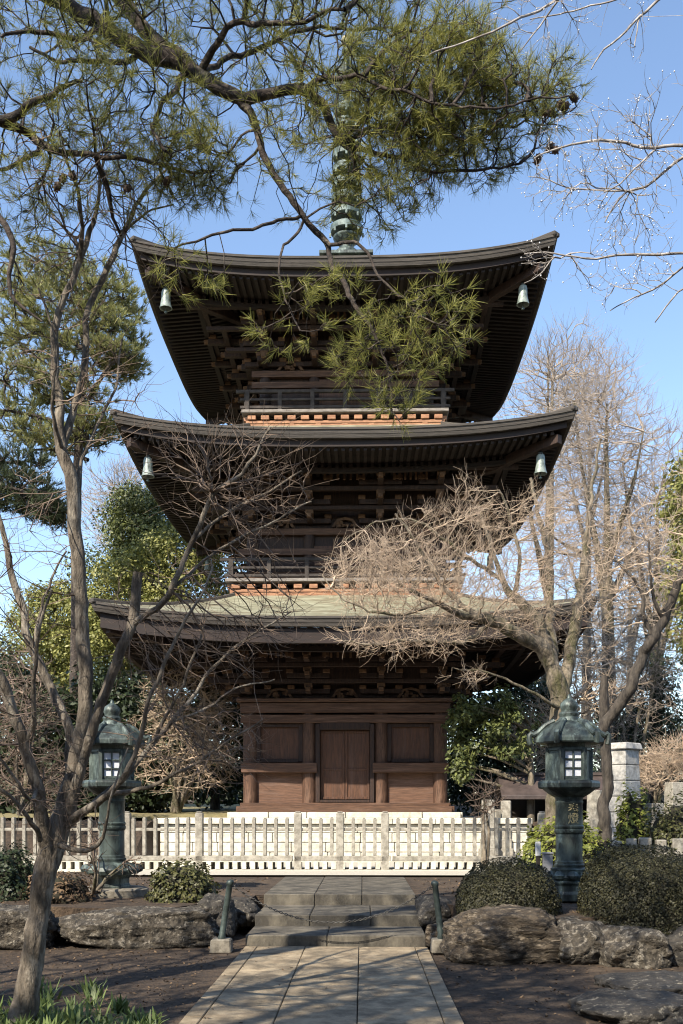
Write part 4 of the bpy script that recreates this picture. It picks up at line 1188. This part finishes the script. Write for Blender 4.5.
tall('slim bare tree behind the middle roof corner with a straight trunk', 585, 800, 42, 10, 600, [(590, 420, 50, 80, 3, 2), (570, 520, 50, 60, 2.5, 1)], 1200, 24, lean=4, bk='bark')
tall('faint bare tree far beyond the right trees, low crown', 630, 790, 52, 9, 680, [(640, 640, 70, 70, 4, 1), (600, 660, 60, 60, 4, 1), (665, 560, 40, 60, 3, .8)], 1500, 25, tl=.7, tipr=.009)
tall('faint bare tree seen left of the pagoda between its roofs', 118, 760, 50, 8, 600, [(112, 510, 40, 45, 3, 1), (135, 490, 30, 30, 2, .5)], 600, 26, tl=.7, tipr=.008)

# 5. evergreens
def evergreen(name, label, trunkpx, base, D, tw, ells, nc, per, cr, m, size, seed, bark='barkd', group=None, asp=.5, shell=.5, flat=.8, top=None):
    gg = np.random.default_rng(seed)
    t = thing(name, label, 'tree', (0, 0, 0), 0, group)
    top = top if top is not None else min(e[1] for e in ells)
    L = [PL(D, (trunkpx, base, tw * 1.2), (trunkpx + 1, (base + top) / 2, tw * .8), (trunkpx, top, tw * .2))]
    ew = [E(e[0], e[1], D + (e[6] if len(e) > 6 else 0), e[2], e[3], e[4], e[5]) for e in ells]
    pos, nb, c = clumps(ew, nc, per, cr, gg, shell, flat)
    rr = random.Random(seed)
    for k in range(min(16, len(c))):
        q = c[rr.randrange(len(c))]; a = np.array(L[0][0][:3]); b = np.array(L[0][2][:3])
        f = min(.95, max(.25, (q[2] - a[2]) / max(.1, b[2] - a[2]) - .15)); s = a + (b - a) * f
        L.append([(*s, tw * .3 * D / F * .5 * 1.2), (*((s + q) / 2 + np.array([0, 0, .1])), tw * .15 * D / F), (*q, .01)])
    limbs_mesh('trunk', L, M[bark], t, 7, .3)
    V, Fq = leaves(pos, size, gg, nb=nb * 1.2, asp=asp, up=.35)
    mesh_np('foliage', V, Fq, m, t)
    return t
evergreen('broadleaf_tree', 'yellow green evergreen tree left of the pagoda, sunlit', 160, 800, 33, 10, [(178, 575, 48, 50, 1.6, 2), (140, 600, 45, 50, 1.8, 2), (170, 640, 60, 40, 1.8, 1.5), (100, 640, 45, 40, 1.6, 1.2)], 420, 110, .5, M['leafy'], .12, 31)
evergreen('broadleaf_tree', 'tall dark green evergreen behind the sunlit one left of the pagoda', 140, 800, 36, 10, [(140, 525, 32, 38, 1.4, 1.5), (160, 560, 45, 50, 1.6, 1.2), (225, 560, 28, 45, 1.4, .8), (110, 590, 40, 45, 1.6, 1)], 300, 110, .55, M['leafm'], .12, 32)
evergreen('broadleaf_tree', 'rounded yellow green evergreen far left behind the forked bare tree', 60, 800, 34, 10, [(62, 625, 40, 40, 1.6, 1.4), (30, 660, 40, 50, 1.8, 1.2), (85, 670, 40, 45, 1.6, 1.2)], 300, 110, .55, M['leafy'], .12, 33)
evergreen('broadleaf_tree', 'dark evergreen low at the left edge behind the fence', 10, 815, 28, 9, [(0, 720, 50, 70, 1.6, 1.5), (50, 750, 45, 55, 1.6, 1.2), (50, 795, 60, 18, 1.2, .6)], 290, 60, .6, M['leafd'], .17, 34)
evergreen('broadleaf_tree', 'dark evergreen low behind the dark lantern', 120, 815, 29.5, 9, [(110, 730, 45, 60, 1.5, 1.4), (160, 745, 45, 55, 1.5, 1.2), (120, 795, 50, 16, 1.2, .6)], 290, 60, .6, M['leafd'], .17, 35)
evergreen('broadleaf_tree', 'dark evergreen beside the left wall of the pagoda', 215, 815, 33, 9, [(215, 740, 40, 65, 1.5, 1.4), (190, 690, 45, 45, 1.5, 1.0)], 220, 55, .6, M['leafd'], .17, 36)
evergreen('shrub_tree', 'glossy leaved evergreen shrub tree right beside the pagoda wall', 530, 862, 23.6, 9, [(464, 735, 12, 44, .5, 1), (492, 712, 24, 24, .6, 1.0), (510, 732, 26, 30, .7, 1.0), (474, 765, 16, 26, .5, .5)], 80, 55, .25, M['leafm'], .12, 37, bark='barkt')
evergreen('broadleaf_tree', 'dark evergreen in the shade right of the pagoda wall', 495, 815, 33, 10, [(480, 750, 40, 60, 1.6, 1.5), (530, 740, 40, 60, 1.6, 1.2)], 240, 55, .6, M['leafd'], .17, 38)
evergreen('conifer', 'dark green conifer behind the white monument', 655, 815, 33, 9, [(655, 672, 14, 20, .6, .5), (652, 700, 26, 20, 1.0, 1), (655, 725, 38, 20, 1.4, 1.4), (650, 750, 45, 20, 1.6, 1.4), (660, 770, 40, 18, 1.5, 1)], 240, 52, .5, M['leafd'], .15, 39, flat=.45, asp=.3, top=655)
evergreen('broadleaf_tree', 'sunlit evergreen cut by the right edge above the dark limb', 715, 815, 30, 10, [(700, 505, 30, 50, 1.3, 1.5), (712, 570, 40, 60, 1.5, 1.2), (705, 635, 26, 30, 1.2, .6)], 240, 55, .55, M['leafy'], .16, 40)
# bare brown shrubs by the pagoda
def shrub(label, bx, base, D, ells, n, seed, m='twigt', stems=5, tl=.3):
    rr = random.Random(seed); L = []
    for i in range(stems):
        e = ells[i % len(ells)]; tx = e[0] + rr.uniform(-.5, .5) * e[2]; ty = e[1] + rr.uniform(-.4, .4) * e[3]
        L.append(PL(D, (bx + rr.uniform(-4, 4), base, 4.5), ((bx + tx) / 2 + rr.uniform(-6, 6), (base + ty) / 2, 3, rr.uniform(-.4, .4)), (tx, ty, 1.2, rr.uniform(-.8, .8))))
    return woody('bare_shrub', label, L, [E(e[0], e[1], D, e[2], e[3], e[4], e[5]) for e in ells], n, M['barkt'], M[m], seed, bf=.4, rt=.006, tips=3, tl=tl, tipr=.0042, spread=1.1, up=.15, sides=6, step=.3, cat='shrub', group='bare shrubs around the pagoda')
shrub('tan bare shrub between the dark lantern and the pagoda wall', 175, 812, 26.5, [(185, 700, 45, 40, 1.2, 1.3), (170, 750, 50, 45, 1.2, 1.2), (215, 740, 25, 50, 1.0, .9)], 1000, 51, stems=7)
shrub('brown bare shrub at the left edge behind the dark bush', 20, 815, 22, [(20, 700, 40, 50, 1.2, 1), (40, 780, 50, 35, 1.0, 1)], 550, 52, m='twigg')
shrub('brown bare shrub under the conifer right of the white monument', 655, 815, 27, [(655, 772, 34, 24, 1.2, 1), (675, 755, 25, 20, 1, .6)], 650, 53)
shrub('beige bare shrub behind the shed and the green lantern', 560, 815, 27, [(540, 735, 40, 40, 1.2, 1), (580, 740, 30, 50, 1.2, 1), (600, 680, 50, 40, 1.6, .8)], 900, 54)
shrub('tall beige thicket filling the gap under the bare trees at right', 625, 815, 31, [(620, 690, 60, 60, 1.6, 1.5), (590, 640, 40, 50, 1.4, .8), (660, 640, 40, 50, 1.4, .8)], 1100, 57, m='twigr', stems=9, tl=.4)
shrub('thin grey sapling in front of the fence beside the small round bush', 484, 868, 17.6, [(486, 800, 14, 24, .4, 1)], 60, 55, m='twigg', stems=3, tl=.2)
shrub('thin dark stems standing beside the dark lantern', 96, 893, 12.9, [(92, 850, 8, 25, .2, 1), (130, 868, 16, 14, .3, .5)], 30, 56, m='twigg', stems=5, tl=.1)
# left pines
def pine(name, label, limbs, ells, n, per, L, w, seed, mneedle, spread=.9, tipl=.0, bf=.4, rt=.006, bark='barkp', up=.35, sides=8, step=.25, n2=None, cones=0, twm='barkp', tips=0, kink=0.0):
    gg = np.random.default_rng(seed)
    t = thing(name, label, 'tree', (0, 0, 0))
    o, nodes = limbs_mesh('trunk', limbs, M[bark], t, sides, step, kink=kink)
    pts = cloud(ells, n, gg, .2)
    X, par, nd, N0 = mst(nodes, pts, bf)
    V, Fs, ends = twigs(X, par, nd, N0, rt=rt, tips=max(1, tips), tl=L * 1.1, tipr=rt * .8, spread=.9, up=up, g=gg)
    mesh_np('crown', V, Fs, M[twm], t)
    src, D2 = ends
    V, Fq = needles(src, nrm(D2 + np.array([0, 0, up])), per, L, w, spread, gg)
    mesh_np('foliage', V, Fq, mneedle, t)
    for i in range(cones):
        q = src[gg.integers(len(src))] - np.array([0, 0, .03])
        g = MB(); g.lathe([(.004, .03), (.018, .015), (.023, -.005), (.016, -.03), (.004, -.045)], 8)
        o = g.build('cone', M['cone'], t, True); o.location = q; o.rotation_euler = (gg.uniform(-1, 1), gg.uniform(-1, 1), 0)
    return t
D = 30
pads = [(50, 268, 40, 10), (90, 285, 45, 12), (30, 300, 45, 12), (110, 305, 34, 9), (70, 325, 50, 14), (112, 335, 32, 9), (20, 345, 40, 14), (85, 358, 45, 12), (120, 362, 24, 7), (25, 385, 40, 14), (75, 395, 40, 12), (10, 420, 40, 16), (55, 440, 40, 12), (95, 430, 22, 8)]
pine('pine_tree', 'pine with layered sunlit foliage left of the top roof', [PL(D, (72, 820, 14), (76, 640, 11), (76, 520, 10), (80, 420, 9), (85, 340, 7), (70, 265, 3)), PL(D, (88, 440, 5), (50, 420, 4, -.6), (5, 410, 2, -1)), PL(D, (88, 400, 5), (110, 365, 3, -.5), (125, 355, 2, -.8)), PL(D, (86, 350, 5), (50, 330, 4, .6), (10, 310, 2, 1)), PL(D, (84, 330, 4), (105, 310, 3, .5), (130, 300, 2, .8)), PL(D, (88, 460, 4), (60, 450, 3, .5), (30, 450, 2, .8))],
     [E(a, b, D, c, dd * .62, 1.0 + c / 60, 1) for a, b, c, dd in pads], 1700, 22, .19, .018, 61, M['needlef'], .8, tips=2, rt=.008)
D = 26
pine('pine_tree', 'dark pine reaching in from the left edge below the sunlit pine', [PL(D, (-60, 820, 14), (-55, 600, 12), (-50, 480, 9), (-45, 420, 5)), PL(D, (-52, 520, 6), (-20, 490, 4, -.3), (20, 490, 3, -.5), (52, 512, 1.5, -.6)), PL(D, (-50, 480, 6), (-20, 465, 4, .3), (25, 462, 2, .5))],
     [E(a, b, D, c, dd, .8, 1) for a, b, c, dd in ((5, 462, 40, 9), (25, 487, 28, 8), (40, 505, 22, 9), (5, 500, 30, 10), (52, 515, 9, 5), (-40, 440, 40, 25))], 620, 20, .19, .016, 62, M['needled'], .8, tips=2, rt=.007)

# 6. overhanging pine, foreground; its trunk stands outside the frame at left
D = 7.0
tb = (-4.3, 6.4)
L6 = [[(tb[0] - .5, tb[1] - .4, 0, .26), (tb[0] - .3, tb[1] - .2, 2.5, .21), (tb[0], tb[1], 5, .18), (tb[0] + .1, tb[1] + .1, 7, .15), (tb[0] + .05, tb[1], 9, .10), (tb[0] + .2, tb[1], 10.2, .04)],
      [(tb[0] + .1, tb[1] + .1, 7.3, .10)] + PL(D, (-60, -30, 17), (5, -22, 16), (61, 0, 15), (97, 26, 15), (132, 46, 16), (160, 57, 17), (180, 64, 18), (203, 80, 15), (222, 92, 14), (240, 97, 13), (265, 93, 10), (300, 89, 10), (325, 112, 9, .1), (341, 140, 8, .1), (362, 150, 5, .1), (400, 160, 4, .1), (450, 172, 3, 0), (520, 165, 2, 0)),
      [(tb[0] + .1, tb[1] + .1, 7.6, .09)] + PL(D, (20, -70, 15, .3), (90, -40, 15, .3), (121, 0, 14, .25), (140, 26, 14, .2), (160, 45, 15, .1), (180, 62, 15)),
      PL(D, (238, 98, 9), (248, 112, 8), (259, 130, 7.5), (266, 152, 7), (273, 175, 6.5), (287, 196, 6.5), (302, 216, 6), (320, 236, 6), (328, 246, 5.5), (334, 266, 5, -.1), (345, 288, 5, -.2), (360, 310, 4, -.3), (376, 334, 3, -.3), (388, 372, 2.2, -.3), (392, 410, 1.6, -.3)),
      PL(D, (324, 240, 4), (345, 243, 3.4, -.2), (368, 255, 3, -.3), (385, 280, 2.4, -.4), (410, 310, 2, -.5), (440, 325, 1.5, -.5)),
      PL(D, (304, 220, 3), (280, 260, 2.4, -.3), (285, 300, 2, -.4), (300, 330, 1.5, -.5)),
      PL(D, (200, 72, 8), (212, 50, 7, -.1), (228, 31, 6, -.2), (246, 20, 5.5, -.2), (270, 24, 5, -.3), (300, 22, 4, -.3), (345, 8, 3, -.4)),
      PL(D, (205, 72, 6), (225, 60, 5, .2), (246, 54, 5, .3), (270, 42, 4.4, .3), (300, 32, 4, .4), (340, 26, 3, .5), (400, 30, 2, .5)),
      PL(D, (300, 90, 6), (330, 76, 5, -.3), (365, 80, 4, -.4), (410, 95, 3, -.5), (470, 105, 2.4, -.5), (530, 100, 2, -.5), (570, 95, 1.6, -.5)),
      PL(D, (341, 140, 5), (380, 128, 4, .3), (430, 135, 3, .3), (480, 140, 2, .3)),
      [(tb[0], tb[1], 6.2, .09)] + PL(D, (-70, 120, 10, -.2), (0, 118, 9, -.2), (26, 112, 8, -.2), (45, 100, 6, -.2), (60, 87, 5, -.2), (85, 80, 3, -.2)),
      PL(D, (-5, 119, 9, -.2), (14, 128, 9, -.1), (30, 133, 8), (46, 146, 8), (66, 151, 6), (90, 154, 5), (130, 160, 4), (175, 166, 3), (215, 172, 2)),
      PL(D, (46, 146, 6), (30, 155, 5, .2), (12, 165, 4, .3), (-10, 172, 3, .4)),
      PL(D, (95, 154, 5), (104, 180, 5.5, .1), (112, 210, 4, .2), (122, 236, 2.5, .3)),
      [(tb[0] - .05, tb[1], 5.6, .05)] + PL(D, (-80, 150, 8, -.3), (-20, 190, 7, -.3), (0, 216, 6.5, -.3), (9, 231, 6, -.3), (16, 248, 5.5, -.3), (13, 264, 5, -.3), (7, 275, 4.5, -.3), (9, 292, 4, -.3), (22, 306, 3, -.3), (40, 318, 2, -.3)),
      PL(D, (150, 52, 6), (110, 62, 5, .3), (70, 60, 4, .4), (30, 50, 3, .5)),
      PL(D, (100, 28, 6), (80, 40, 5, -.3), (40, 32, 4, -.4), (0, 40, 3, -.5)),
      PL(D, (185, 75, 6), (165, 100, 5, -.1), (150, 125, 4, -.2), (165, 150, 3, -.3)),
      PL(D, (302, 216, 3.5), (250, 226, 3, -.3), (205, 238, 2.4, -.4), (165, 250, 1.6, -.4))]
ce = [(440, 95, 85, 48, .6, 5.0), (470, 125, 80, 40, .6, 2.4), (400, 140, 70, 50, .7, 2.0), (555, 95, 32, 22, .3, .55), (330, 60, 90, 55, .8, 1.2), (350, 130, 60, 45, .8, .7), (285, 150, 50, 50, .7, .35),
      (375, 190, 50, 28, .6, .5), (300, 200, 30, 30, .5, .15), (350, 15, 120, 30, .8, 1.5), (200, 20, 110, 35, .8, 1.2), (60, 60, 90, 60, .8, 1.5), (130, 115, 90, 50, .7, 1.8), (190, 165, 52, 22, .4, 1.3), (90, 175, 80, 30, .5, .6), (20, 180, 45, 50, .5, .6),
      (60, -60, 160, 60, 1.2, 2.2), (250, -60, 170, 60, 1.2, 2.2), (420, -20, 110, 45, .9, 1.2), (-120, 40, 90, 120, 1.2, 1.5), (-260, 20, 130, 130, 1.6, 1.3), (10, 290, 28, 28, .3, .18)]  # clumps beyond the left edge are added to shade the steps
ce2 = [(340, 318, 75, 34, .4, .36), (430, 325, 46, 34, .35, .40), (390, 370, 50, 30, .3, .26), (395, 408, 18, 14, .2, .14), (285, 315, 32, 28, .3, .14), (190, 272, 40, 20, .25, .2), (160, 250, 20, 14, .2, .1)]
ells6 = [E(a, b, D, c, dd, e, ww) for a, b, c, dd, e, ww in ce] + [E(a, b, D - .35, c, dd, e, ww) for a, b, c, dd, e, ww in ce2]
pine('overhanging_pine', 'pine hanging its gnarled dark branches and needles across the top of the photo', L6, ells6 + [(-3.5, 5.2, 8.7, 1.5, 1.2, .6, 2.2), (-2.6, 5.0, 9.3, 1.2, 1.0, .5, 1.2)], 3900, 20, .085, .003, 63, M['needle'], 1.0, tips=2, rt=.0026, bf=.45, up=.15, sides=10, step=.05, cones=0, kink=.035)  # two extra clumps above the view, added to darken the upper left needles
# pine cones on the right tip of the overhanging pine
ov = [o for o in bpy.data.objects if o.name == 'overhanging_pine'][0]
for px_, py_ in ((573, 97), (566, 106), (560, 104), (552, 112), (545, 113), (555, 150), (550, 146), (538, 158), (63, 178), (58, 186), (72, 175), (168, 180), (128, 188)):
    g = MB(); g.lathe([(.004, .03), (.02, .018), (.026, -.004), (.018, -.03), (.004, -.045)], 9)
    for k in range(14):
        a = k * 2.4; z = .02 - k * .0045; g.box(.021 * math.cos(a), .021 * math.sin(a), z, .012, .012, .006, a)
    o = g.build('cone', M['cone'], ov); o.location = P(px_, py_, 6.9 if px_ > 300 else 6.95); o.rotation_euler = (random.uniform(-1, 1), random.uniform(-1, 1), 0)

# 7. pale budding branches reaching in from the right
D = 6.2
tb = (4.6, 6.4)
L7_ = [[(tb[0] + .2, tb[1], 0, .2), (tb[0], tb[1], 2.5, .16), (tb[0] - .1, tb[1], 4.5, .13), (tb[0], tb[1], 6.5, .09), (tb[0] + .2, tb[1], 8.5, .03)],
      [(tb[0], tb[1], 5.2, .05)] + PL(D, (760, 150, 9), (700, 147, 6), (650, 147, 5), (618, 141, 4.4), (590, 142, 4), (560, 147, 3), (535, 158, 2)),
      PL(D, (705, 150, 5), (683, 158, 5, .1), (665, 172, 4.5, .1), (645, 186, 4, .2), (628, 193, 3.4, .2), (614, 207, 2.6, .2), (604, 222, 2, .2)),
      PL(D, (630, 192, 3, .2), (600, 190, 2.6, .3), (575, 189, 2.2, .3), (550, 180, 1.8, .3), (528, 176, 1.4, .3)),
      PL(D, (655, 150, 3.2), (640, 165, 2.8, -.1), (620, 183, 2.4, -.2), (605, 192, 1.6, -.2)),
      [(tb[0], tb[1], 4.6, .05)] + PL(D, (760, 240, 8, -.2), (700, 252, 5, -.2), (660, 255, 4.4, -.2), (625, 255, 4, -.2), (595, 257, 3.2, -.2), (565, 257, 2.6, -.2), (545, 252, 2.4, -.2), (525, 254, 2, -.2)),
      PL(D, (555, 257, 2.2, -.2), (548, 268, 2, -.2), (540, 277, 1.8, -.2), (525, 285, 1.4, -.2)),
      PL(D, (740, 245, 5, -.2), (700, 258, 4, -.2), (676, 275, 3.4, -.1), (655, 287, 3, 0), (635, 298, 2.4, 0), (610, 312, 1.6, 0)),
      PL(D, (730, 262, 4, .1), (690, 285, 3, .2), (672, 300, 2.6, .2), (655, 322, 1.8, .3)),
      [(tb[0], tb[1], 6.3, .06)] + PL(D, (760, -60, 9, .3), (700, -25, 6, .3), (665, -5, 5, .3), (640, 17, 4, .3), (620, 36, 3.4, .3), (600, 55, 2.8, .3), (590, 70, 2, .3)),
      PL(D, (690, -20, 5, .3), (630, -18, 4.5, .2), (575, -8, 4, .1), (540, 9, 4, .1), (510, 24, 3.6, 0), (483, 35, 3.2, 0), (455, 46, 2.6, 0), (430, 55, 2, 0)),
      PL(D, (560, -2, 3.2, .1), (548, 16, 2.8, .2), (536, 32, 2.4, .2), (521, 52, 1.6, .2)),
      PL(D, (640, 17, 2.6, .3), (637, 30, 2, .3), (635, 44, 1.4, .3)),
      PL(D, (640, -12, 3, .2), (600, 5, 2.6, .3), (560, 14, 2.2, .4), (530, 20, 1.6, .4))]
L7 = [[(x, y, z, r * (.62 if i else 1)) for x, y, z, r in l] for i, l in enumerate(L7_)]
ew = [E(590, 160, D, 70, 40, .4, 1.5), E(640, 200, D + .1, 45, 35, .4, .9), E(570, 190, D + .2, 45, 20, .3, .6), E(620, 270, D, 60, 30, .4, 1), E(650, 130, D, 40, 30, .4, .7), E(540, 5, D + .1, 80, 25, .4, .8), E(630, 20, D + .3, 30, 30, .3, .2), E(538, 262, D - .2, 18, 12, .15, .35), E(760, 120, D, 60, 150, .8, 1)]
t, dat, ends = woody('budding_tree', 'pale grey branches with white buds reaching in at the upper right', L7, ew, 640, M['twigw'], M['twigw'], 71, bf=.55, rt=.0013, tips=2, tl=.07, tipr=.0010, spread=.9, up=.2, sides=8, step=.05, kink=.018)
gg = np.random.default_rng(3); e = ends[0]; e = e[gg.random(len(e)) < .45]
V = []; Fb = []
oc = np.array([[1, 0, 0], [-1, 0, 0], [0, 1, 0], [0, -1, 0], [0, 0, 1.3], [0, 0, -1.3]]) * .005
tri = np.array([[0, 2, 4], [2, 1, 4], [1, 3, 4], [3, 0, 4], [2, 0, 5], [1, 2, 5], [3, 1, 5], [0, 3, 5]])
V = (e[:, None] + oc[None] * (.6 + .7 * gg.random((len(e), 1, 1)))).reshape(-1, 3)
Fb = (np.arange(len(e))[:, None, None] * 6 + tri[None]).reshape(-1, 3)
o = mesh_np('flower_buds', V, Fb, M['bud'], t); o['kind'] = 'stuff'

# 8. trees standing behind the photographer: they throw the dappled shade on the path and soil
def behind(label, bx, by, h, ells, n, seed, rw=.2, leafn=0, rt=.011, tipr=.004):
    rr = random.Random(seed); L = [[(bx, by, 0, rw * 1.3), (bx + .1, by + .1, h * .3, rw), (bx + .3, by + .1, h * .6, rw * .7), (bx + .4, by, h * .95, rw * .2)]]
    for i in range(9):
        e = ells[i % len(ells)]; q = [e[0] + rr.uniform(-.8, .8) * e[3], e[1] + rr.uniform(-.8, .8) * e[4], e[2] + rr.uniform(-.6, .6) * e[5]]
        f = rr.uniform(.25, .6); s = (bx + .1, by + .1, h * f)
        L.append([(*s, rw * .62), (s[0] * .5 + q[0] * .5 + rr.uniform(-.4, .4), s[1] * .5 + q[1] * .5 + rr.uniform(-.4, .4), s[2] * .5 + q[2] * .5 + .3, rw * .44), (*q, rw * .14)])
    t, dat, ends = woody('shade_tree', label, L, ells, n, M['bark'], M['twigg'], seed, bf=.5, rt=rt, tips=2, tl=.4, tipr=tipr, sides=8, step=.3, rmax=.07)
    if leafn:
        g2 = np.random.default_rng(seed); c, nb, _ = clumps(ells, leafn, 26, .5, g2)
        V, Fq = leaves(c, .13, g2, nb=nb); mesh_np('foliage', V, Fq, M['leafd'], t)
behind('bare tree behind the photographer at left whose limbs shade the path', -5.6, 0.2, 9.5, [(-4.4, 1.4, 7.2, 2.0, 2.2, 2.0, 1), (-5.5, 0, 8.5, 2.2, 2.2, 1.8, 1), (-3.6, 2.9, 6.6, 1.4, 1.6, 1.3, .7)], 900, 81, rw=.24, rt=.012)
behind('evergreen behind the photographer shading the soil right of the path', -3.2, -3.0, 9, [(-1.6, -1.2, 8.8, 2.2, 1.8, 1.3, 1), (-.2, -1.5, 9.6, 1.6, 1.6, 1.2, .7)], 420, 82, leafn=120)
behind('evergreen behind the photographer shading the soil left of the path', -7.6, 2.4, 7.5, [(-7.0, 2.6, 6.2, 1.5, 1.6, 1.2, 1), (-6.6, 4.6, 6.6, 1.2, 1.4, 1.0, .8)], 350, 83, leafn=0)

gg = np.random.default_rng(92); ell = []  # leaf belt out of view, added to block sky light on camera-facing surfaces
for i in range(34):
    a = math.radians(-128 + i * 256 / 33); rr_ = gg.uniform(15, 20); x, y = rr_ * math.sin(a), -rr_ * math.cos(a)
    if abs(x) < 12 and y > 0: continue
    h = gg.uniform(9, 11)
    for f in (.18, .45, .75): ell.append((x + gg.uniform(-.6, .6), y + gg.uniform(-.6, .6), h * f, 2.3 - f, 2.3 - f, h * .2, 1))
pos, nb, c = clumps(ell, 2600, 30, .9, gg, .35)
V, Fq = leaves(pos, .42, gg, nb=nb)
tag(mesh_np('sky_block_wood', V, Fq, M['leafd']), 'unseen evergreen belt added behind the photographer to cut the sky light', 'woodland', kind='stuff')
# 9. far wood closing the background (uncountable mass)
gg = np.random.default_rng(91); ell = []
for i in range(46):
    x = -62 + i * 2.75 + gg.uniform(-1, 1); y = gg.uniform(56, 74); h = gg.uniform(3.2, 5.0)
    ell.append((x, y, 2.2 + h * .8, 2.6, 2.4, h, 1))
for i in range(40):
    x = -40 + i * 2.05 + gg.uniform(-1, 1); y = gg.uniform(44, 52)
    ell.append((x, y, 2.4, 1.8, 1.8, 1.5, .5))
pos, nb, c = clumps(ell, 2100, 36, 1.0, gg, .4)
V, Fq = leaves(pos, .38, gg, nb=nb)
tag(mesh_np('far_wood', V, Fq, M['leafd']), 'dark mass of far woodland behind the precinct', 'woodland', kind='stuff')

# every plant's Empty goes to the foot of its trunk
for o in list(bpy.data.objects):
    if o.type == 'EMPTY' and o.parent is None and o.get('category') in ('tree', 'shrub') and o.location.length < 1e-6:
        tr = [c for c in o.children if c.name.split('.')[0] == 'trunk']
        if not tr: continue
        co_ = np.zeros(len(tr[0].data.vertices) * 3, np.float32); tr[0].data.vertices.foreach_get('co', co_)
        co_ = co_.reshape(-1, 3); low = co_[co_[:, 2] < co_[:, 2].min() + .05].mean(0)
        base = Vector([float(a) for a in low])
        o.location = base
        for c in o.children: c.location = c.location - base
